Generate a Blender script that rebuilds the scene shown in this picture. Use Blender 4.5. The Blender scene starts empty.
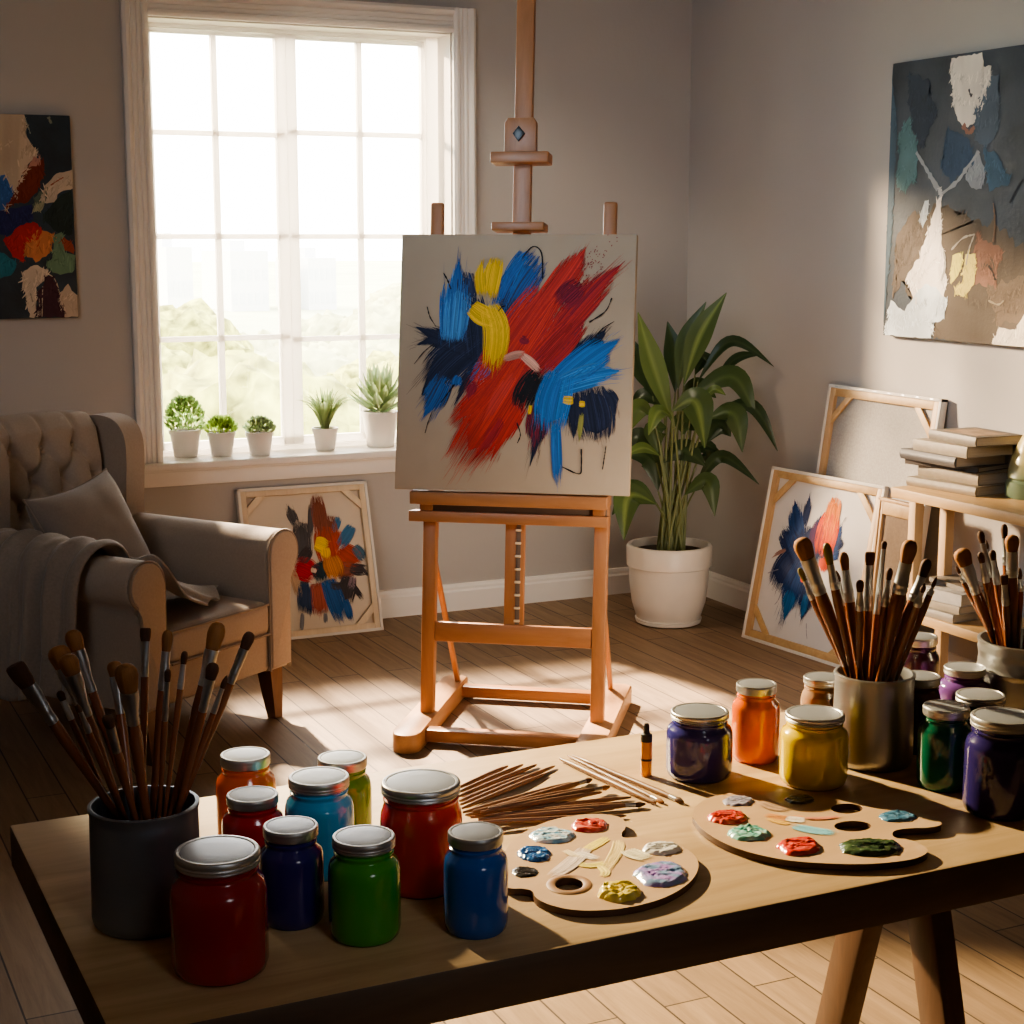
import bpy, bmesh, math, random
from mathutils import Vector, Matrix, noise
random.seed(7)
PI = math.pi
C = bpy.context.scene.collection
R = math.radians
V = Vector

# ------------------------------------------------------------------ camera
CAMP = V((0, 0, 1.55)); FPX = 1640.0; YAW = R(25.3); PITCH = R(9.53)
cf = V((math.sin(YAW)*math.cos(PITCH), math.cos(YAW)*math.cos(PITCH), -math.sin(PITCH)))
cr = V((math.cos(YAW), -math.sin(YAW), 0)); cu = cr.cross(cf)
cd = bpy.data.cameras.new('camera'); cam = bpy.data.objects.new('camera', cd); C.objects.link(cam)
cd.sensor_width = 36; cd.lens = 36*FPX/1024; cd.clip_end = 2000; cd.clip_start = .05
cam.matrix_world = Matrix(((cr.x, cu.x, -cf.x, CAMP.x), (cr.y, cu.y, -cf.y, CAMP.y), (cr.z, cu.z, -cf.z, CAMP.z), (0, 0, 0, 1)))
bpy.context.scene.camera = cam

def ray(x, y): return (cf*FPX + cr*(x-512) - cu*(y-512)).normalized()
def onp(x, y, p, n):                       # measured photo point -> point on a plane of the room
    d = ray(x, y); n = V(n); return CAMP + d*((V(p)-CAMP).dot(n)/d.dot(n))
def onz(x, y, z): return onp(x, y, (0, 0, z), (0, 0, 1))
def onx(x, y, X): return onp(x, y, (X, 0, 0), (1, 0, 0))
def ony(x, y, Y): return onp(x, y, (0, Y, 0), (0, 1, 0))
def hdir(p):
    d = V((p.x-CAMP.x, p.y-CAMP.y, 0)); return d.normalized()

D = 6.197; RX = 3.774; LX = -1.7; FY = -1.6; H = 2.85; TZ = .75; SO = .15

# ------------------------------------------------------------------ materials
def lin(c):
    return tuple((v/255/12.92 if v/255 <= .04045 else ((v/255+.055)/1.055)**2.4) for v in c)
def newmat(name):
    m = bpy.data.materials.new(name); m.use_nodes = True
    nt = m.node_tree; b = nt.nodes['Principled BSDF']; return m, nt, b
def mixc(a, k): return tuple(min(1, v*k) for v in a)
def plain(name, col, rough=.5, metal=0, coat=0, bump=0, bscale=200, var=0, vscale=8, sheen=0, stretch=(1, 1, 1), spec=.5):
    m, nt, b = newmat(name)
    b.inputs['Base Color'].default_value = (*col, 1); b.inputs['Roughness'].default_value = rough
    b.inputs['Metallic'].default_value = metal; b.inputs['Coat Weight'].default_value = coat
    b.inputs['Coat Roughness'].default_value = .08
    b.inputs['Sheen Weight'].default_value = sheen; b.inputs['Specular IOR Level'].default_value = spec
    tc = nt.nodes.new('ShaderNodeTexCoord'); mp = nt.nodes.new('ShaderNodeMapping'); mp.inputs['Scale'].default_value = stretch
    nt.links.new(tc.outputs['Object'], mp.inputs['Vector'])
    n = nt.nodes.new('ShaderNodeTexNoise'); n.inputs['Scale'].default_value = vscale; n.inputs['Detail'].default_value = 5
    nt.links.new(mp.outputs[0], n.inputs['Vector'])
    r = nt.nodes.new('ShaderNodeValToRGB'); v = var
    r.color_ramp.elements[0].position = .3; r.color_ramp.elements[1].position = .7
    r.color_ramp.elements[0].color = (*mixc(col, 1-v), 1); r.color_ramp.elements[1].color = (*mixc(col, 1+v), 1)
    nt.links.new(n.outputs['Fac'], r.inputs['Fac']); nt.links.new(r.outputs[0], b.inputs['Base Color'])
    if bump:
        n2 = nt.nodes.new('ShaderNodeTexNoise'); n2.inputs['Scale'].default_value = bscale; n2.inputs['Detail'].default_value = 3
        nt.links.new(mp.outputs[0], n2.inputs['Vector'])
        bp = nt.nodes.new('ShaderNodeBump'); bp.inputs['Strength'].default_value = bump; bp.inputs['Distance'].default_value = .004
        nt.links.new(n2.outputs['Fac'], bp.inputs['Height']); nt.links.new(bp.outputs[0], b.inputs['Normal'])
    return m
def wood(name, c1, c2, axis='Z', rough=.45, scale=9, bump=.08, coat=0):
    m, nt, b = newmat(name)
    tc = nt.nodes.new('ShaderNodeTexCoord'); mp = nt.nodes.new('ShaderNodeMapping')
    s = {'X': (.12, 1, 1), 'Y': (1, .12, 1), 'Z': (1, 1, .12)}[axis]; mp.inputs['Scale'].default_value = s
    nt.links.new(tc.outputs['Object'], mp.inputs['Vector'])
    n = nt.nodes.new('ShaderNodeTexNoise'); n.inputs['Scale'].default_value = scale*3; n.inputs['Detail'].default_value = 8; n.inputs['Distortion'].default_value = .6
    n.inputs['Roughness'].default_value = .65
    nt.links.new(mp.outputs[0], n.inputs['Vector'])
    r = nt.nodes.new('ShaderNodeValToRGB'); e = r.color_ramp.elements
    e[0].position = .32; e[1].position = .68; e[0].color = (*c1, 1); e[1].color = (*c2, 1)
    nt.links.new(n.outputs['Fac'], r.inputs['Fac']); nt.links.new(r.outputs[0], b.inputs['Base Color'])
    b.inputs['Roughness'].default_value = rough; b.inputs['Coat Weight'].default_value = coat
    bp = nt.nodes.new('ShaderNodeBump'); bp.inputs['Strength'].default_value = bump; bp.inputs['Distance'].default_value = .003
    nt.links.new(n.outputs['Fac'], bp.inputs['Height']); nt.links.new(bp.outputs[0], b.inputs['Normal'])
    return m
def painted(name, rough=.4, bump=.25, bscale=60, coat=0, spec=.5):       # colour comes from the mesh's own colour attribute
    m, nt, b = newmat(name)
    a = nt.nodes.new('ShaderNodeAttribute'); a.attribute_name = 'Col'
    nt.links.new(a.outputs['Color'], b.inputs['Base Color'])
    b.inputs['Roughness'].default_value = rough; b.inputs['Coat Weight'].default_value = coat; b.inputs['Specular IOR Level'].default_value = spec
    n = nt.nodes.new('ShaderNodeTexNoise'); n.inputs['Scale'].default_value = bscale; n.inputs['Detail'].default_value = 6
    tc = nt.nodes.new('ShaderNodeTexCoord'); nt.links.new(tc.outputs['Object'], n.inputs['Vector'])
    bp = nt.nodes.new('ShaderNodeBump'); bp.inputs['Strength'].default_value = bump; bp.inputs['Distance'].default_value = .004
    nt.links.new(n.outputs['Fac'], bp.inputs['Height']); nt.links.new(bp.outputs[0], b.inputs['Normal'])
    return m
def leafmat(name, tr=.35, rough=.35):
    m, nt, b = newmat(name)
    a = nt.nodes.new('ShaderNodeAttribute'); a.attribute_name = 'Col'
    nt.links.new(a.outputs['Color'], b.inputs['Base Color']); b.inputs['Roughness'].default_value = rough
    t = nt.nodes.new('ShaderNodeBsdfTranslucent'); nt.links.new(a.outputs['Color'], t.inputs['Color'])
    mx = nt.nodes.new('ShaderNodeMixShader'); mx.inputs[0].default_value = tr
    nt.links.new(b.outputs[0], mx.inputs[1]); nt.links.new(t.outputs[0], mx.inputs[2])
    nt.links.new(mx.outputs[0], nt.nodes['Material Output'].inputs['Surface'])
    return m
def floormat():
    m, nt, b = newmat('oak_planks')
    tc = nt.nodes.new('ShaderNodeTexCoord'); mp = nt.nodes.new('ShaderNodeMapping'); mp.inputs['Rotation'].default_value = (0, 0, R(90))
    nt.links.new(tc.outputs['Object'], mp.inputs['Vector'])
    br = nt.nodes.new('ShaderNodeTexBrick'); br.offset = .37; br.inputs['Scale'].default_value = 1
    br.inputs['Brick Width'].default_value = 1.35; br.inputs['Row Height'].default_value = .108
    br.inputs['Mortar Size'].default_value = .0022; br.inputs['Mortar Smooth'].default_value = .1
    br.inputs['Color1'].default_value = (.33, .225, .14, 1); br.inputs['Color2'].default_value = (.255, .172, .108, 1)
    br.inputs['Mortar'].default_value = (.06, .04, .027, 1)
    nt.links.new(mp.outputs[0], br.inputs['Vector'])
    m2 = nt.nodes.new('ShaderNodeMapping'); m2.inputs['Scale'].default_value = (14, 1.1, 1)
    nt.links.new(tc.outputs['Object'], m2.inputs['Vector'])
    n = nt.nodes.new('ShaderNodeTexNoise'); n.inputs['Scale'].default_value = 2.2; n.inputs['Detail'].default_value = 9; n.inputs['Roughness'].default_value = .68; n.inputs['Distortion'].default_value = .8
    nt.links.new(m2.outputs[0], n.inputs['Vector'])
    r = nt.nodes.new('ShaderNodeValToRGB'); r.color_ramp.elements[0].position = .3; r.color_ramp.elements[1].position = .72
    r.color_ramp.elements[0].color = (.68, .64, .6, 1); r.color_ramp.elements[1].color = (1.12, 1.1, 1.08, 1)
    nt.links.new(n.outputs['Fac'], r.inputs['Fac'])
    mx = nt.nodes.new('ShaderNodeMixRGB'); mx.blend_type = 'MULTIPLY'; mx.inputs[0].default_value = 1
    nt.links.new(br.outputs['Color'], mx.inputs[1]); nt.links.new(r.outputs[0], mx.inputs[2])
    nt.links.new(mx.outputs[0], b.inputs['Base Color'])
    b.inputs['Roughness'].default_value = .58; b.inputs['Specular IOR Level'].default_value = .35
    sb = nt.nodes.new('ShaderNodeMath'); sb.operation = 'MULTIPLY_ADD'; sb.inputs[1].default_value = .12
    iv = nt.nodes.new('ShaderNodeMath'); iv.operation = 'SUBTRACT'; iv.inputs[0].default_value = 1
    nt.links.new(br.outputs['Fac'], iv.inputs[1]); nt.links.new(n.outputs['Fac'], sb.inputs[0]); nt.links.new(iv.outputs[0], sb.inputs[2])
    bp = nt.nodes.new('ShaderNodeBump'); bp.inputs['Strength'].default_value = .35; bp.inputs['Distance'].default_value = .003
    nt.links.new(sb.outputs[0], bp.inputs['Height']); nt.links.new(bp.outputs[0], b.inputs['Normal'])
    return m
def glassmat():
    m, nt, b = newmat('window_glass')
    t = nt.nodes.new('ShaderNodeBsdfTransparent'); g = nt.nodes.new('ShaderNodeBsdfGlossy'); g.inputs['Roughness'].default_value = .02
    f = nt.nodes.new('ShaderNodeFresnel'); f.inputs['IOR'].default_value = 1.3
    mx = nt.nodes.new('ShaderNodeMixShader'); nt.links.new(f.outputs[0], mx.inputs[0])
    nt.links.new(t.outputs[0], mx.inputs[1]); nt.links.new(g.outputs[0], mx.inputs[2])
    nt.links.new(mx.outputs[0], nt.nodes['Material Output'].inputs['Surface'])
    return m

M = {}
M['wall'] = plain('wall_paint', (.435, .41, .385), .75, bump=.12, bscale=60, var=.025, vscale=2)
M['ceil'] = plain('ceiling_paint', (.5, .48, .46), .8, bump=.05)
M['trim'] = plain('white_trim_paint', (.78, .745, .70), .4, var=.01)
def sashmat():
    m, nt, b = newmat('white_sash_paint_glow'); b.inputs['Base Color'].default_value = (.85, .83, .8, 1); b.inputs['Roughness'].default_value = .4
    t = nt.nodes.new('ShaderNodeBsdfTranslucent'); t.inputs['Color'].default_value = (.95, .93, .9, 1)  # translucency added so the backlit bars glow as if in glare
    mx = nt.nodes.new('ShaderNodeMixShader'); mx.inputs[0].default_value = .5
    nt.links.new(b.outputs[0], mx.inputs[1]); nt.links.new(t.outputs[0], mx.inputs[2]); nt.links.new(mx.outputs[0], nt.nodes['Material Output'].inputs['Surface'])
    return m
M['sash'] = sashmat()
M['floor'] = floormat()
M['glass'] = glassmat()
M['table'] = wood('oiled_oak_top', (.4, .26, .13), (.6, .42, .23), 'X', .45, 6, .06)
M['tedge'] = wood('shade_dark_table_edge', (.085, .05, .028), (.14, .085, .048), 'X', .5, 6, .05)  # shade on the tabletop's front and sides put into a darker wood
M['tleg'] = wood('dark_walnut', (.075, .036, .018), (.13, .065, .035), 'Z', .45)
M['easel'] = wood('beech_orange', (.33, .135, .05), (.45, .2, .08), 'Z', .4, 7, .05)
M['easelx'] = wood('beech_orange_rail', (.33, .135, .05), (.45, .2, .08), 'X', .4, 7, .05)
M['easely'] = wood('beech_orange_runner', (.42, .21, .095), (.56, .3, .15), 'Y', .4, 7, .05)
M['palebar'] = wood('cream_stretcher', (.6, .47, .32), (.7, .57, .41), 'Z', .55)
M['recess'] = plain('dark_recess_brown', (.15, .1, .07), .7)  # flat dark brown filling the tray recess and ratchet groove
M['peg'] = plain('pale_peg', (.75, .62, .42), .4)
M['iron'] = plain('dark_iron', (.05, .05, .05), .35, metal=.8)
M['pine'] = wood('pale_pine', (.42, .265, .115), (.56, .37, .175), 'Y', .5, 8, .05)
M['pinez'] = wood('pale_pine_upright', (.4, .245, .115), (.53, .34, .175), 'Z', .5, 8, .05)
M['canvas'] = plain('primed_canvas', (.46, .355, .25), .8, bump=.12, bscale=700, var=.03)
M['canvascream'] = plain('cream_canvas', (.6, .52, .42), .8, bump=.12, bscale=700, var=.03)
M['canvaswhite'] = plain('white_canvas', (.62, .60, .585), .8, bump=.12, bscale=700, var=.02)
M['edge'] = plain('canvas_edge', (.68, .64, .585), .75, bump=.1, bscale=500)
M['linen'] = plain('grey_linen', (.36, .345, .325), .9, bump=.3, bscale=350, var=.12, vscale=120)
M['brown_linen'] = plain('brown_linen', (.2, .145, .1), .9, bump=.3, bscale=350, var=.1, vscale=90)
M['paint'] = painted('thick_oil_paint', .62, .2, 90, spec=.2)
M['wet'] = painted('wet_oil_paint', .18, .35, 120, .5)
M['dry'] = painted('matte_colour', .6, .15, 120)
M['fabric'] = plain('taupe_linen_upholstery', (.35, .285, .235), .85, bump=.25, bscale=420, var=.06, vscale=160, sheen=.15)
M['piping'] = plain('upholstery_piping', (.24, .19, .155), .8, bump=.1, bscale=300)
M['pillow'] = plain('grey_cotton', (.23, .19, .165), .85, bump=.25, bscale=450, var=.05, vscale=150, sheen=.2)
M['throw'] = plain('grey_wool', (.27, .225, .19), .9, bump=.35, bscale=300, var=.08, vscale=120, sheen=.25)
M['dleg'] = wood('dark_chair_leg', (.09, .035, .016), (.15, .065, .03), 'Z', .35)
M['ceramic'] = plain('white_ceramic', (.72, .68, .63), .4, bump=.03, bscale=25, var=.03, coat=.1)
M['soil'] = plain('potting_soil', (.04, .028, .02), .95, bump=.8, bscale=90, var=.3, vscale=60)
M['leaf'] = leafmat('glossy_leaf', .3, .3)
M['small_leaf'] = leafmat('sill_leaf', .6, .5)
M['stem'] = plain('green_stem', (.16, .19, .075), .5, var=.15)
M['lid'] = plain('tin_lid', (.4, .415, .44), .45, metal=.75, bump=.03, bscale=80, var=.03)
M['lidrim'] = plain('tin_lid_rim', (.5, .49, .48), .38, metal=.85, bump=.03, bscale=80)
M['pot'] = plain('brushed_steel', (.43, .425, .42), .4, metal=1, bump=.06, bscale=60, stretch=(1, 1, .03), var=.06)
M['darkpot'] = plain('dull_grey_steel', (.27, .30, .345), .5, metal=.9, var=.05)
M['ferrule'] = plain('nickel_ferrule', (.46, .46, .47), .34, metal=1, var=.04)
M['handle'] = wood('red_brown_lacquer', (.17, .055, .022), (.35, .125, .052), 'Z', .25, 12, .02, .3)
M['stick'] = wood('brown_stick', (.17, .085, .045), (.3, .165, .095), 'Z', .4, 14, .03)
M['tan'] = plain('tan_bristle', (.3, .125, .035), .75, bump=.5, bscale=150, stretch=(1, 1, .08), var=.3, vscale=120)
M['dark'] = plain('dark_bristle', (.09, .035, .014), .75, bump=.5, bscale=150, stretch=(1, 1, .08), var=.3, vscale=120)
M['greenb'] = plain('paint_stained_bristle', (.32, .27, .08), .6, bump=.5, bscale=150, stretch=(1, 1, .08), var=.45, vscale=60)
M['ply'] = wood('palette_plywood', (.42, .27, .145), (.52, .345, .2), 'X', .42, 4, .03, .1)
M['plyedge'] = plain('palette_edge', (.09, .042, .02), .5)
M['amber'] = plain('amber_glass', (.75, .29, .03), .12, coat=.6)
M['black'] = plain('black_rubber', (.02, .016, .014), .45)
M['paper'] = plain('book_pages', (.45, .38, .29), .8, bump=.4, bscale=180, stretch=(.03, .03, 3), var=.1, vscale=300)
M['vase'] = painted('glazed_pottery', .3, .2, 30, .3)

# ------------------------------------------------------------------ mesh helpers
def obj(name, bm, mat, parent=None, angle=35, smooth=True):
    bmesh.ops.recalc_face_normals(bm, faces=bm.faces)
    me = bpy.data.meshes.new(name); bm.to_mesh(me); bm.free()
    if mat: me.materials.append(mat)
    if smooth and len(me.polygons):
        me.polygons.foreach_set('use_smooth', [True]*len(me.polygons)); me.set_sharp_from_angle(angle=R(angle))
    o = bpy.data.objects.new(name, me); C.objects.link(o)
    if parent is not None: o.parent = parent
    return o
def tag(o, label=None, cat=None, group=None, kind=None):
    if label: o['label'] = label
    if cat: o['category'] = cat
    if group: o['group'] = group
    if kind: o['kind'] = kind
    return o
def thing(name, label, cat, loc=(0, 0, 0), rotz=0, group=None, mat=None):
    o = bpy.data.objects.new(name, None); C.objects.link(o); o.empty_display_size = .05
    if mat is not None: o.matrix_world = mat
    else: o.location = loc; o.rotation_euler = (0, 0, rotz)
    return tag(o, label, cat, group)
def struct(name, bm, mat, parent=None, smooth=False):
    o = obj(name, bm, mat, parent, smooth=smooth)
    if parent is None: o['kind'] = 'structure'
    return o
def T(*a): return Matrix.Translation(V(a))
def box(bm, lo, hi, bevel=0, seg=2, mat=None):
    lo = V(lo); hi = V(hi); c = (lo+hi)/2; s = hi-lo
    vs = bmesh.ops.create_cube(bm, size=1)['verts']
    for v in vs: v.co = V((v.co.x*s.x, v.co.y*s.y, v.co.z*s.z)) + c
    if bevel:
        es = list({e for v in vs for e in v.link_edges})
        r = bmesh.ops.bevel(bm, geom=es, offset=bevel, segments=seg, affect='EDGES', profile=.5)
        vs = list({v for f in r['faces'] for v in f.verts} | {v for v in vs if v.is_valid})
    if mat is not None:
        for v in vs: v.co = mat @ v.co
    return bm
def bar(bm, a, b, w, h, bevel=.003, up=(0, 0, 1)):
    a = V(a); b = V(b); z = (b-a); L = z.length; z.normalize()
    x = V(up).cross(z)
    if x.length < 1e-4: x = V((1, 0, 0))
    x.normalize(); y = z.cross(x)
    m = Matrix(((x.x, y.x, z.x, a.x), (x.y, y.y, z.y, a.y), (x.z, y.z, z.z, a.z), (0, 0, 0, 1)))
    return box(bm, (-w/2, -h/2, 0), (w/2, h/2, L), bevel, 2, m)
def lathe(bm, prof, n=32, mat=None, sx=1, sy=1):
    rings = []
    for r, z in prof:
        if r < 1e-6: rings.append([bm.verts.new((0, 0, z))])
        else: rings.append([bm.verts.new((r*sx*math.cos(2*PI*k/n), r*sy*math.sin(2*PI*k/n), z)) for k in range(n)])
    for a, b in zip(rings, rings[1:]):
        for k in range(n):
            k2 = (k+1) % n
            if len(a) == 1 and len(b) == 1: continue
            if len(a) == 1: bm.faces.new((a[0], b[k], b[k2]))
            elif len(b) == 1: bm.faces.new((a[k], a[k2], b[0]))
            else: bm.faces.new((a[k], a[k2], b[k2], b[k]))
    if mat is not None:
        for ring in rings:
            for v in ring: v.co = mat @ v.co
    return bm
def tube(bm, pts, rad, n=8):
    pts = [V(p) for p in pts]; m = len(pts)
    if not hasattr(rad, '__len__'): rad = [rad]*m
    rings = []; x = None
    for i, p in enumerate(pts):
        t = (pts[min(i+1, m-1)]-pts[max(i-1, 0)]).normalized()
        if x is None:
            x = t.orthogonal().normalized()
        else:
            x = (x - t*x.dot(t)).normalized()
        y = t.cross(x)
        rings.append([bm.verts.new(p + (x*math.cos(2*PI*k/n)+y*math.sin(2*PI*k/n))*rad[i]) for k in range(n)])
    for a, b in zip(rings, rings[1:]):
        for k in range(n): bm.faces.new((a[k], a[(k+1) % n], b[(k+1) % n], b[k]))
    bm.faces.new(rings[0][::-1]); bm.faces.new(rings[-1])
    return bm
def prism(bm, poly, z0, z1, bevel=0, mat=None, seg=2):
    a = [bm.verts.new((x, y, z0)) for x, y in poly]; b = [bm.verts.new((x, y, z1)) for x, y in poly]
    n = len(poly); f0 = bm.faces.new(a[::-1]); f1 = bm.faces.new(b)
    for k in range(n): bm.faces.new((a[k], a[(k+1) % n], b[(k+1) % n], b[k]))
    vs = a+b
    if bevel:
        es = list(f0.edges)+list(f1.edges)
        r = bmesh.ops.bevel(bm, geom=es, offset=bevel, segments=seg, affect='EDGES', profile=.5)
        vs = list({v for f in r['faces'] for v in f.verts} | {v for v in vs if v.is_valid})
    if mat is not None:
        for v in vs: v.co = mat @ v.co
    return bm
def grid(bm, f, nu, nv, cu_=False, cv_=False):
    vs = [[bm.verts.new(f(i/(nu if cu_ else nu-1), j/(nv if cv_ else nv-1))) for j in range(nv)] for i in range(nu)]
    for i in range(nu if cu_ else nu-1):
        for j in range(nv if cv_ else nv-1):
            bm.faces.new((vs[i][j], vs[(i+1) % nu][j], vs[(i+1) % nu][(j+1) % nv], vs[i][(j+1) % nv]))
    return vs
def B(): return bmesh.new()
def bez(p, t):
    p = [V(q) for q in p]
    while len(p) > 1: p = [a.lerp(b, t) for a, b in zip(p, p[1:])]
    return p[0]
def spline(pts, n):                                              # Catmull-Rom through pts
    P = [V(p) for p in pts]; P = [P[0]*2-P[1]] + P + [P[-1]*2-P[-2]]; out = []
    segs = len(P)-3
    for i in range(n):
        u = i/(n-1)*segs; k = min(int(u), segs-1); t = u-k; a, b, c, d = P[k:k+4]
        out.append(.5*((2*b)+(c-a)*t+(2*a-5*b+4*c-d)*t*t+(3*b-a-3*c+d)*t*t*t))
    return out
def setcol(o, cols, domain='POINT'):
    a = o.data.color_attributes.new('Col', 'FLOAT_COLOR', domain)
    for i, c in enumerate(cols): a.data[i].color = (*c[:3], 1)

# ------------------------------------------------------------------ painted marks on a canvas (local x right, z up, paint laid at y = -lift)
class Marks:
    def __init__(s, mw, face_y, rng, zk=1.0):
        s.zk = zk
        s.mw = mw; s.inv = mw.inverted(); s.y = face_y; s.rng = rng
        s.p = mw @ V((0, face_y, 0)); s.n = (mw.to_3x3() @ V((0, 1, 0)))
        s.v = []; s.f = []; s.c = []; s.k = 0
    def uv(s, px, py):
        q = s.inv @ onp(px, py, s.p, s.n); return V((q.x, q.z))
    def lift(s):
        s.k += 1; return s.y - .0006 - .00007*s.k
    def strip(s, pts, ws, col, y):
        b = len(s.v); n = len(pts)
        for i, p in enumerate(pts):
            t = (pts[min(i+1, n-1)]-pts[max(i-1, 0)])
            if t.length < 1e-9: t = V((0, 1))
            t.normalize(); q = V((-t.y, t.x))
            for sg in (-1, 1):
                w = p+q*ws[i]*sg; s.v.append((w.x, y, w.y)); s.c.append(col)
        for i in range(n-1): s.f.append((b+2*i, b+2*i+1, b+2*i+3, b+2*i+2))
    def stroke(s, zp, width, col, tap0=.35, tap1=.5, n=None, alt=None, wob=.1):
        """a dragged brush load: many bristle tracks with ragged ends"""
        rg = s.rng; P = [s.uv(*p) for p in zp]
        sc = (s.uv(zp[0][0]+10, zp[0][1])-s.uv(zp[0][0], zp[0][1])).length/10/s.zk; W = width*sc
        pts = [V((q.x, q.y)) for q in spline([(p.x, p.y, 0) for p in P], 12)]
        L = sum((b-a).length for a, b in zip(pts, pts[1:]))
        n = n or max(7, int(width*1.1)); y = s.lift()
        ctr = [pts[i] for i in range(1, 11)]; ws_ = []
        for i in range(1, 11):
            t = i/11; a_ = min(1, max(0, (t-tap0*.15)/(tap0*1.1))) if tap0 >= .4 else min(1, max(0, (t-tap0*.55)/.12)); b_ = min(1, max(0, (1-tap1*.15-t)/(tap1*1.1))) if tap1 >= .4 else min(1, max(0, (1-tap1*.6-t)/.12)); ws_.append(max(.0004, W/2*.8*min(a_, b_)))
        s.strip(ctr, ws_, tuple(v*.85 for v in col), y)
        y -= .0003
        for j in range(n):
            o = (j+.5)/n*2-1 + rg.uniform(-.08, .08)
            e0 = rg.random()**1.6*tap0 + .18*tap0*abs(o); e1 = rg.random()**1.4*tap1 + .2*tap1*abs(o)
            if tap0 >= .4: e0 = tap0*(.85*abs(o)**.8+.4*rg.random())
            if tap1 >= .4: e1 = tap1*(.85*abs(o)**.8+.4*rg.random())
            i0 = e0; i1 = 1-e1
            if i1-i0 < .12: i1 = i0+.12
            m = 7; q = []
            ph = rg.uniform(0, 6)
            for a in range(m):
                t = i0+(i1-i0)*a/(m-1); k = t*11; kk = max(0, min(10, int(k))); c = pts[kk].lerp(pts[kk+1], k-kk)
                d = (pts[kk+1]-pts[kk]).normalized(); nn = V((-d.y, d.x))
                spread = .82+.3*math.sin(PI*min(1, max(0, t)))
                q.append(c+nn*(o*W/2*spread+wob*W*.12*math.sin(ph+t*3)))
            w0 = W/n*rg.uniform(.75, 1.7)
            ws = [w0*(.25+.75*math.sin(PI*(.12+.76*a/(m-1)))) for a in range(m)]; ws[-1] *= .3
            k = rg.uniform(.68, 1.3); cc = alt if (alt and rg.random() < .3) else col
            s.strip(q, ws, tuple(min(1, v*k) for v in cc), y-rg.uniform(0, .0006))
        if width > 24:                                # stray dry bristles past the ends and sides
            for j in range(max(3, int(n*.22))):
                end = rg.random() < .5; o = rg.uniform(-1.12, 1.12); ln = rg.uniform(.12, .34)
                if end: c0 = pts[-1]; d = (pts[-1]-pts[-3]).normalized()
                else: c0 = pts[0]; d = (pts[0]-pts[2]).normalized()
                tp_ = (tap1 if end else tap0); nn = V((-d.y, d.x)); ext = rg.uniform(-.02, .13)-tp_*abs(o)*.45
                a_ = c0+nn*o*W/2*.9+d*L*(ext-ln); b_ = c0+nn*o*W/2*1.0+d*L*ext
                w0 = W/n*rg.uniform(.25, .7); k = rg.uniform(.6, 1.2)
                s.strip([a_, a_.lerp(b_, .4), a_.lerp(b_, .8), b_], [w0*.6, w0, w0*.7, w0*.15], tuple(min(1, v*k) for v in col), y-.0004)
    def line(s, zp, width, col):
        P = [s.uv(*p) for p in zp]
        sc = (s.uv(zp[0][0]+10, zp[0][1])-s.uv(zp[0][0], zp[0][1])).length/10/s.zk
        pts = [V((q.x, q.y)) for q in spline([(p.x, p.y, 0) for p in P], 16)]
        s.strip(pts, [max(.0008, width*sc/2*(.4+.8*s.rng.random())) for _ in pts], col, s.lift())
    def patch(s, zp, col, rough=.012, lim=None):
        rg = s.rng; P = [s.uv(*p) for p in zp]; out = []
        n = len(P)
        for i in range(n):
            a, b = P[i], P[(i+1) % n]; m = max(2, int((b-a).length/.012))
            for k in range(m):
                p = a.lerp(b, k/m); d = (b-a).normalized()
                amp = rough*(noise.noise(V((p.x*40, p.y*40, s.k)))+.5*noise.noise(V((p.x*120, p.y*120, s.k))))
                p = p+V((-d.y, d.x))*amp
                if lim: p = V((max(lim[0], min(lim[1], p.x)), max(lim[2], min(lim[3], p.y))))
                out.append(p)
        y = s.lift(); bm = B(); vs = [bm.verts.new((p.x, y, p.y)) for p in out]
        try: bm.faces.new(vs)
        except ValueError: bm.free(); return
        bmesh.ops.triangulate(bm, faces=bm.faces[:]); bmesh.ops.subdivide_edges(bm, edges=bm.edges[:], cuts=1)
        bm.verts.ensure_lookup_table(); bm.verts.index_update(); b = len(s.v)
        for v in bm.verts:
            k = 1+.25*noise.noise(V((v.co.x*9, v.co.z*16, s.k*3)))+.12*noise.noise(V((v.co.x*50, v.co.z*25, 0)))
            s.v.append(tuple(v.co)); s.c.append(tuple(max(0, min(1, c*k)) for c in col))
        for f in bm.faces: s.f.append(tuple(b+v.index for v in f.verts))
        cen = [f.calc_center_median() for f in bm.faces]; ar = sum(f.calc_area() for f in bm.faces)
        for _ in range(int(min(260, ar*9000))):
            c_ = rg.choice(cen); a_ = rg.gauss(1.4, .5); ln = rg.uniform(.006, .022); d_ = V((math.cos(a_), math.sin(a_)))*ln; p_ = V((c_.x, c_.z))
            q = [p_-d_, p_-d_*.3, p_+d_*.3, p_+d_]
            if lim and any(not (lim[0] < t_.x < lim[1] and lim[2] < t_.y < lim[3]) for t_ in q): continue
            w0 = rg.uniform(.0008, .0035); k = rg.uniform(.72, 1.3)
            s.strip(q, [w0*.4, w0, w0, w0*.2], tuple(min(1, v*k) for v in col), y-.0004-rg.uniform(0, .0003))
        bm.free()
    def build(s, name, parent, mat):
        me = bpy.data.meshes.new(name); me.from_pydata(s.v, [], s.f); me.materials.append(mat)
        o = bpy.data.objects.new(name, me); C.objects.link(o); o.parent = parent; setcol(o, s.c); return o
def zm(ox, oy, k): return lambda *pts: [(ox+x/k, oy+y/k) for x, y in pts]

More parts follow.
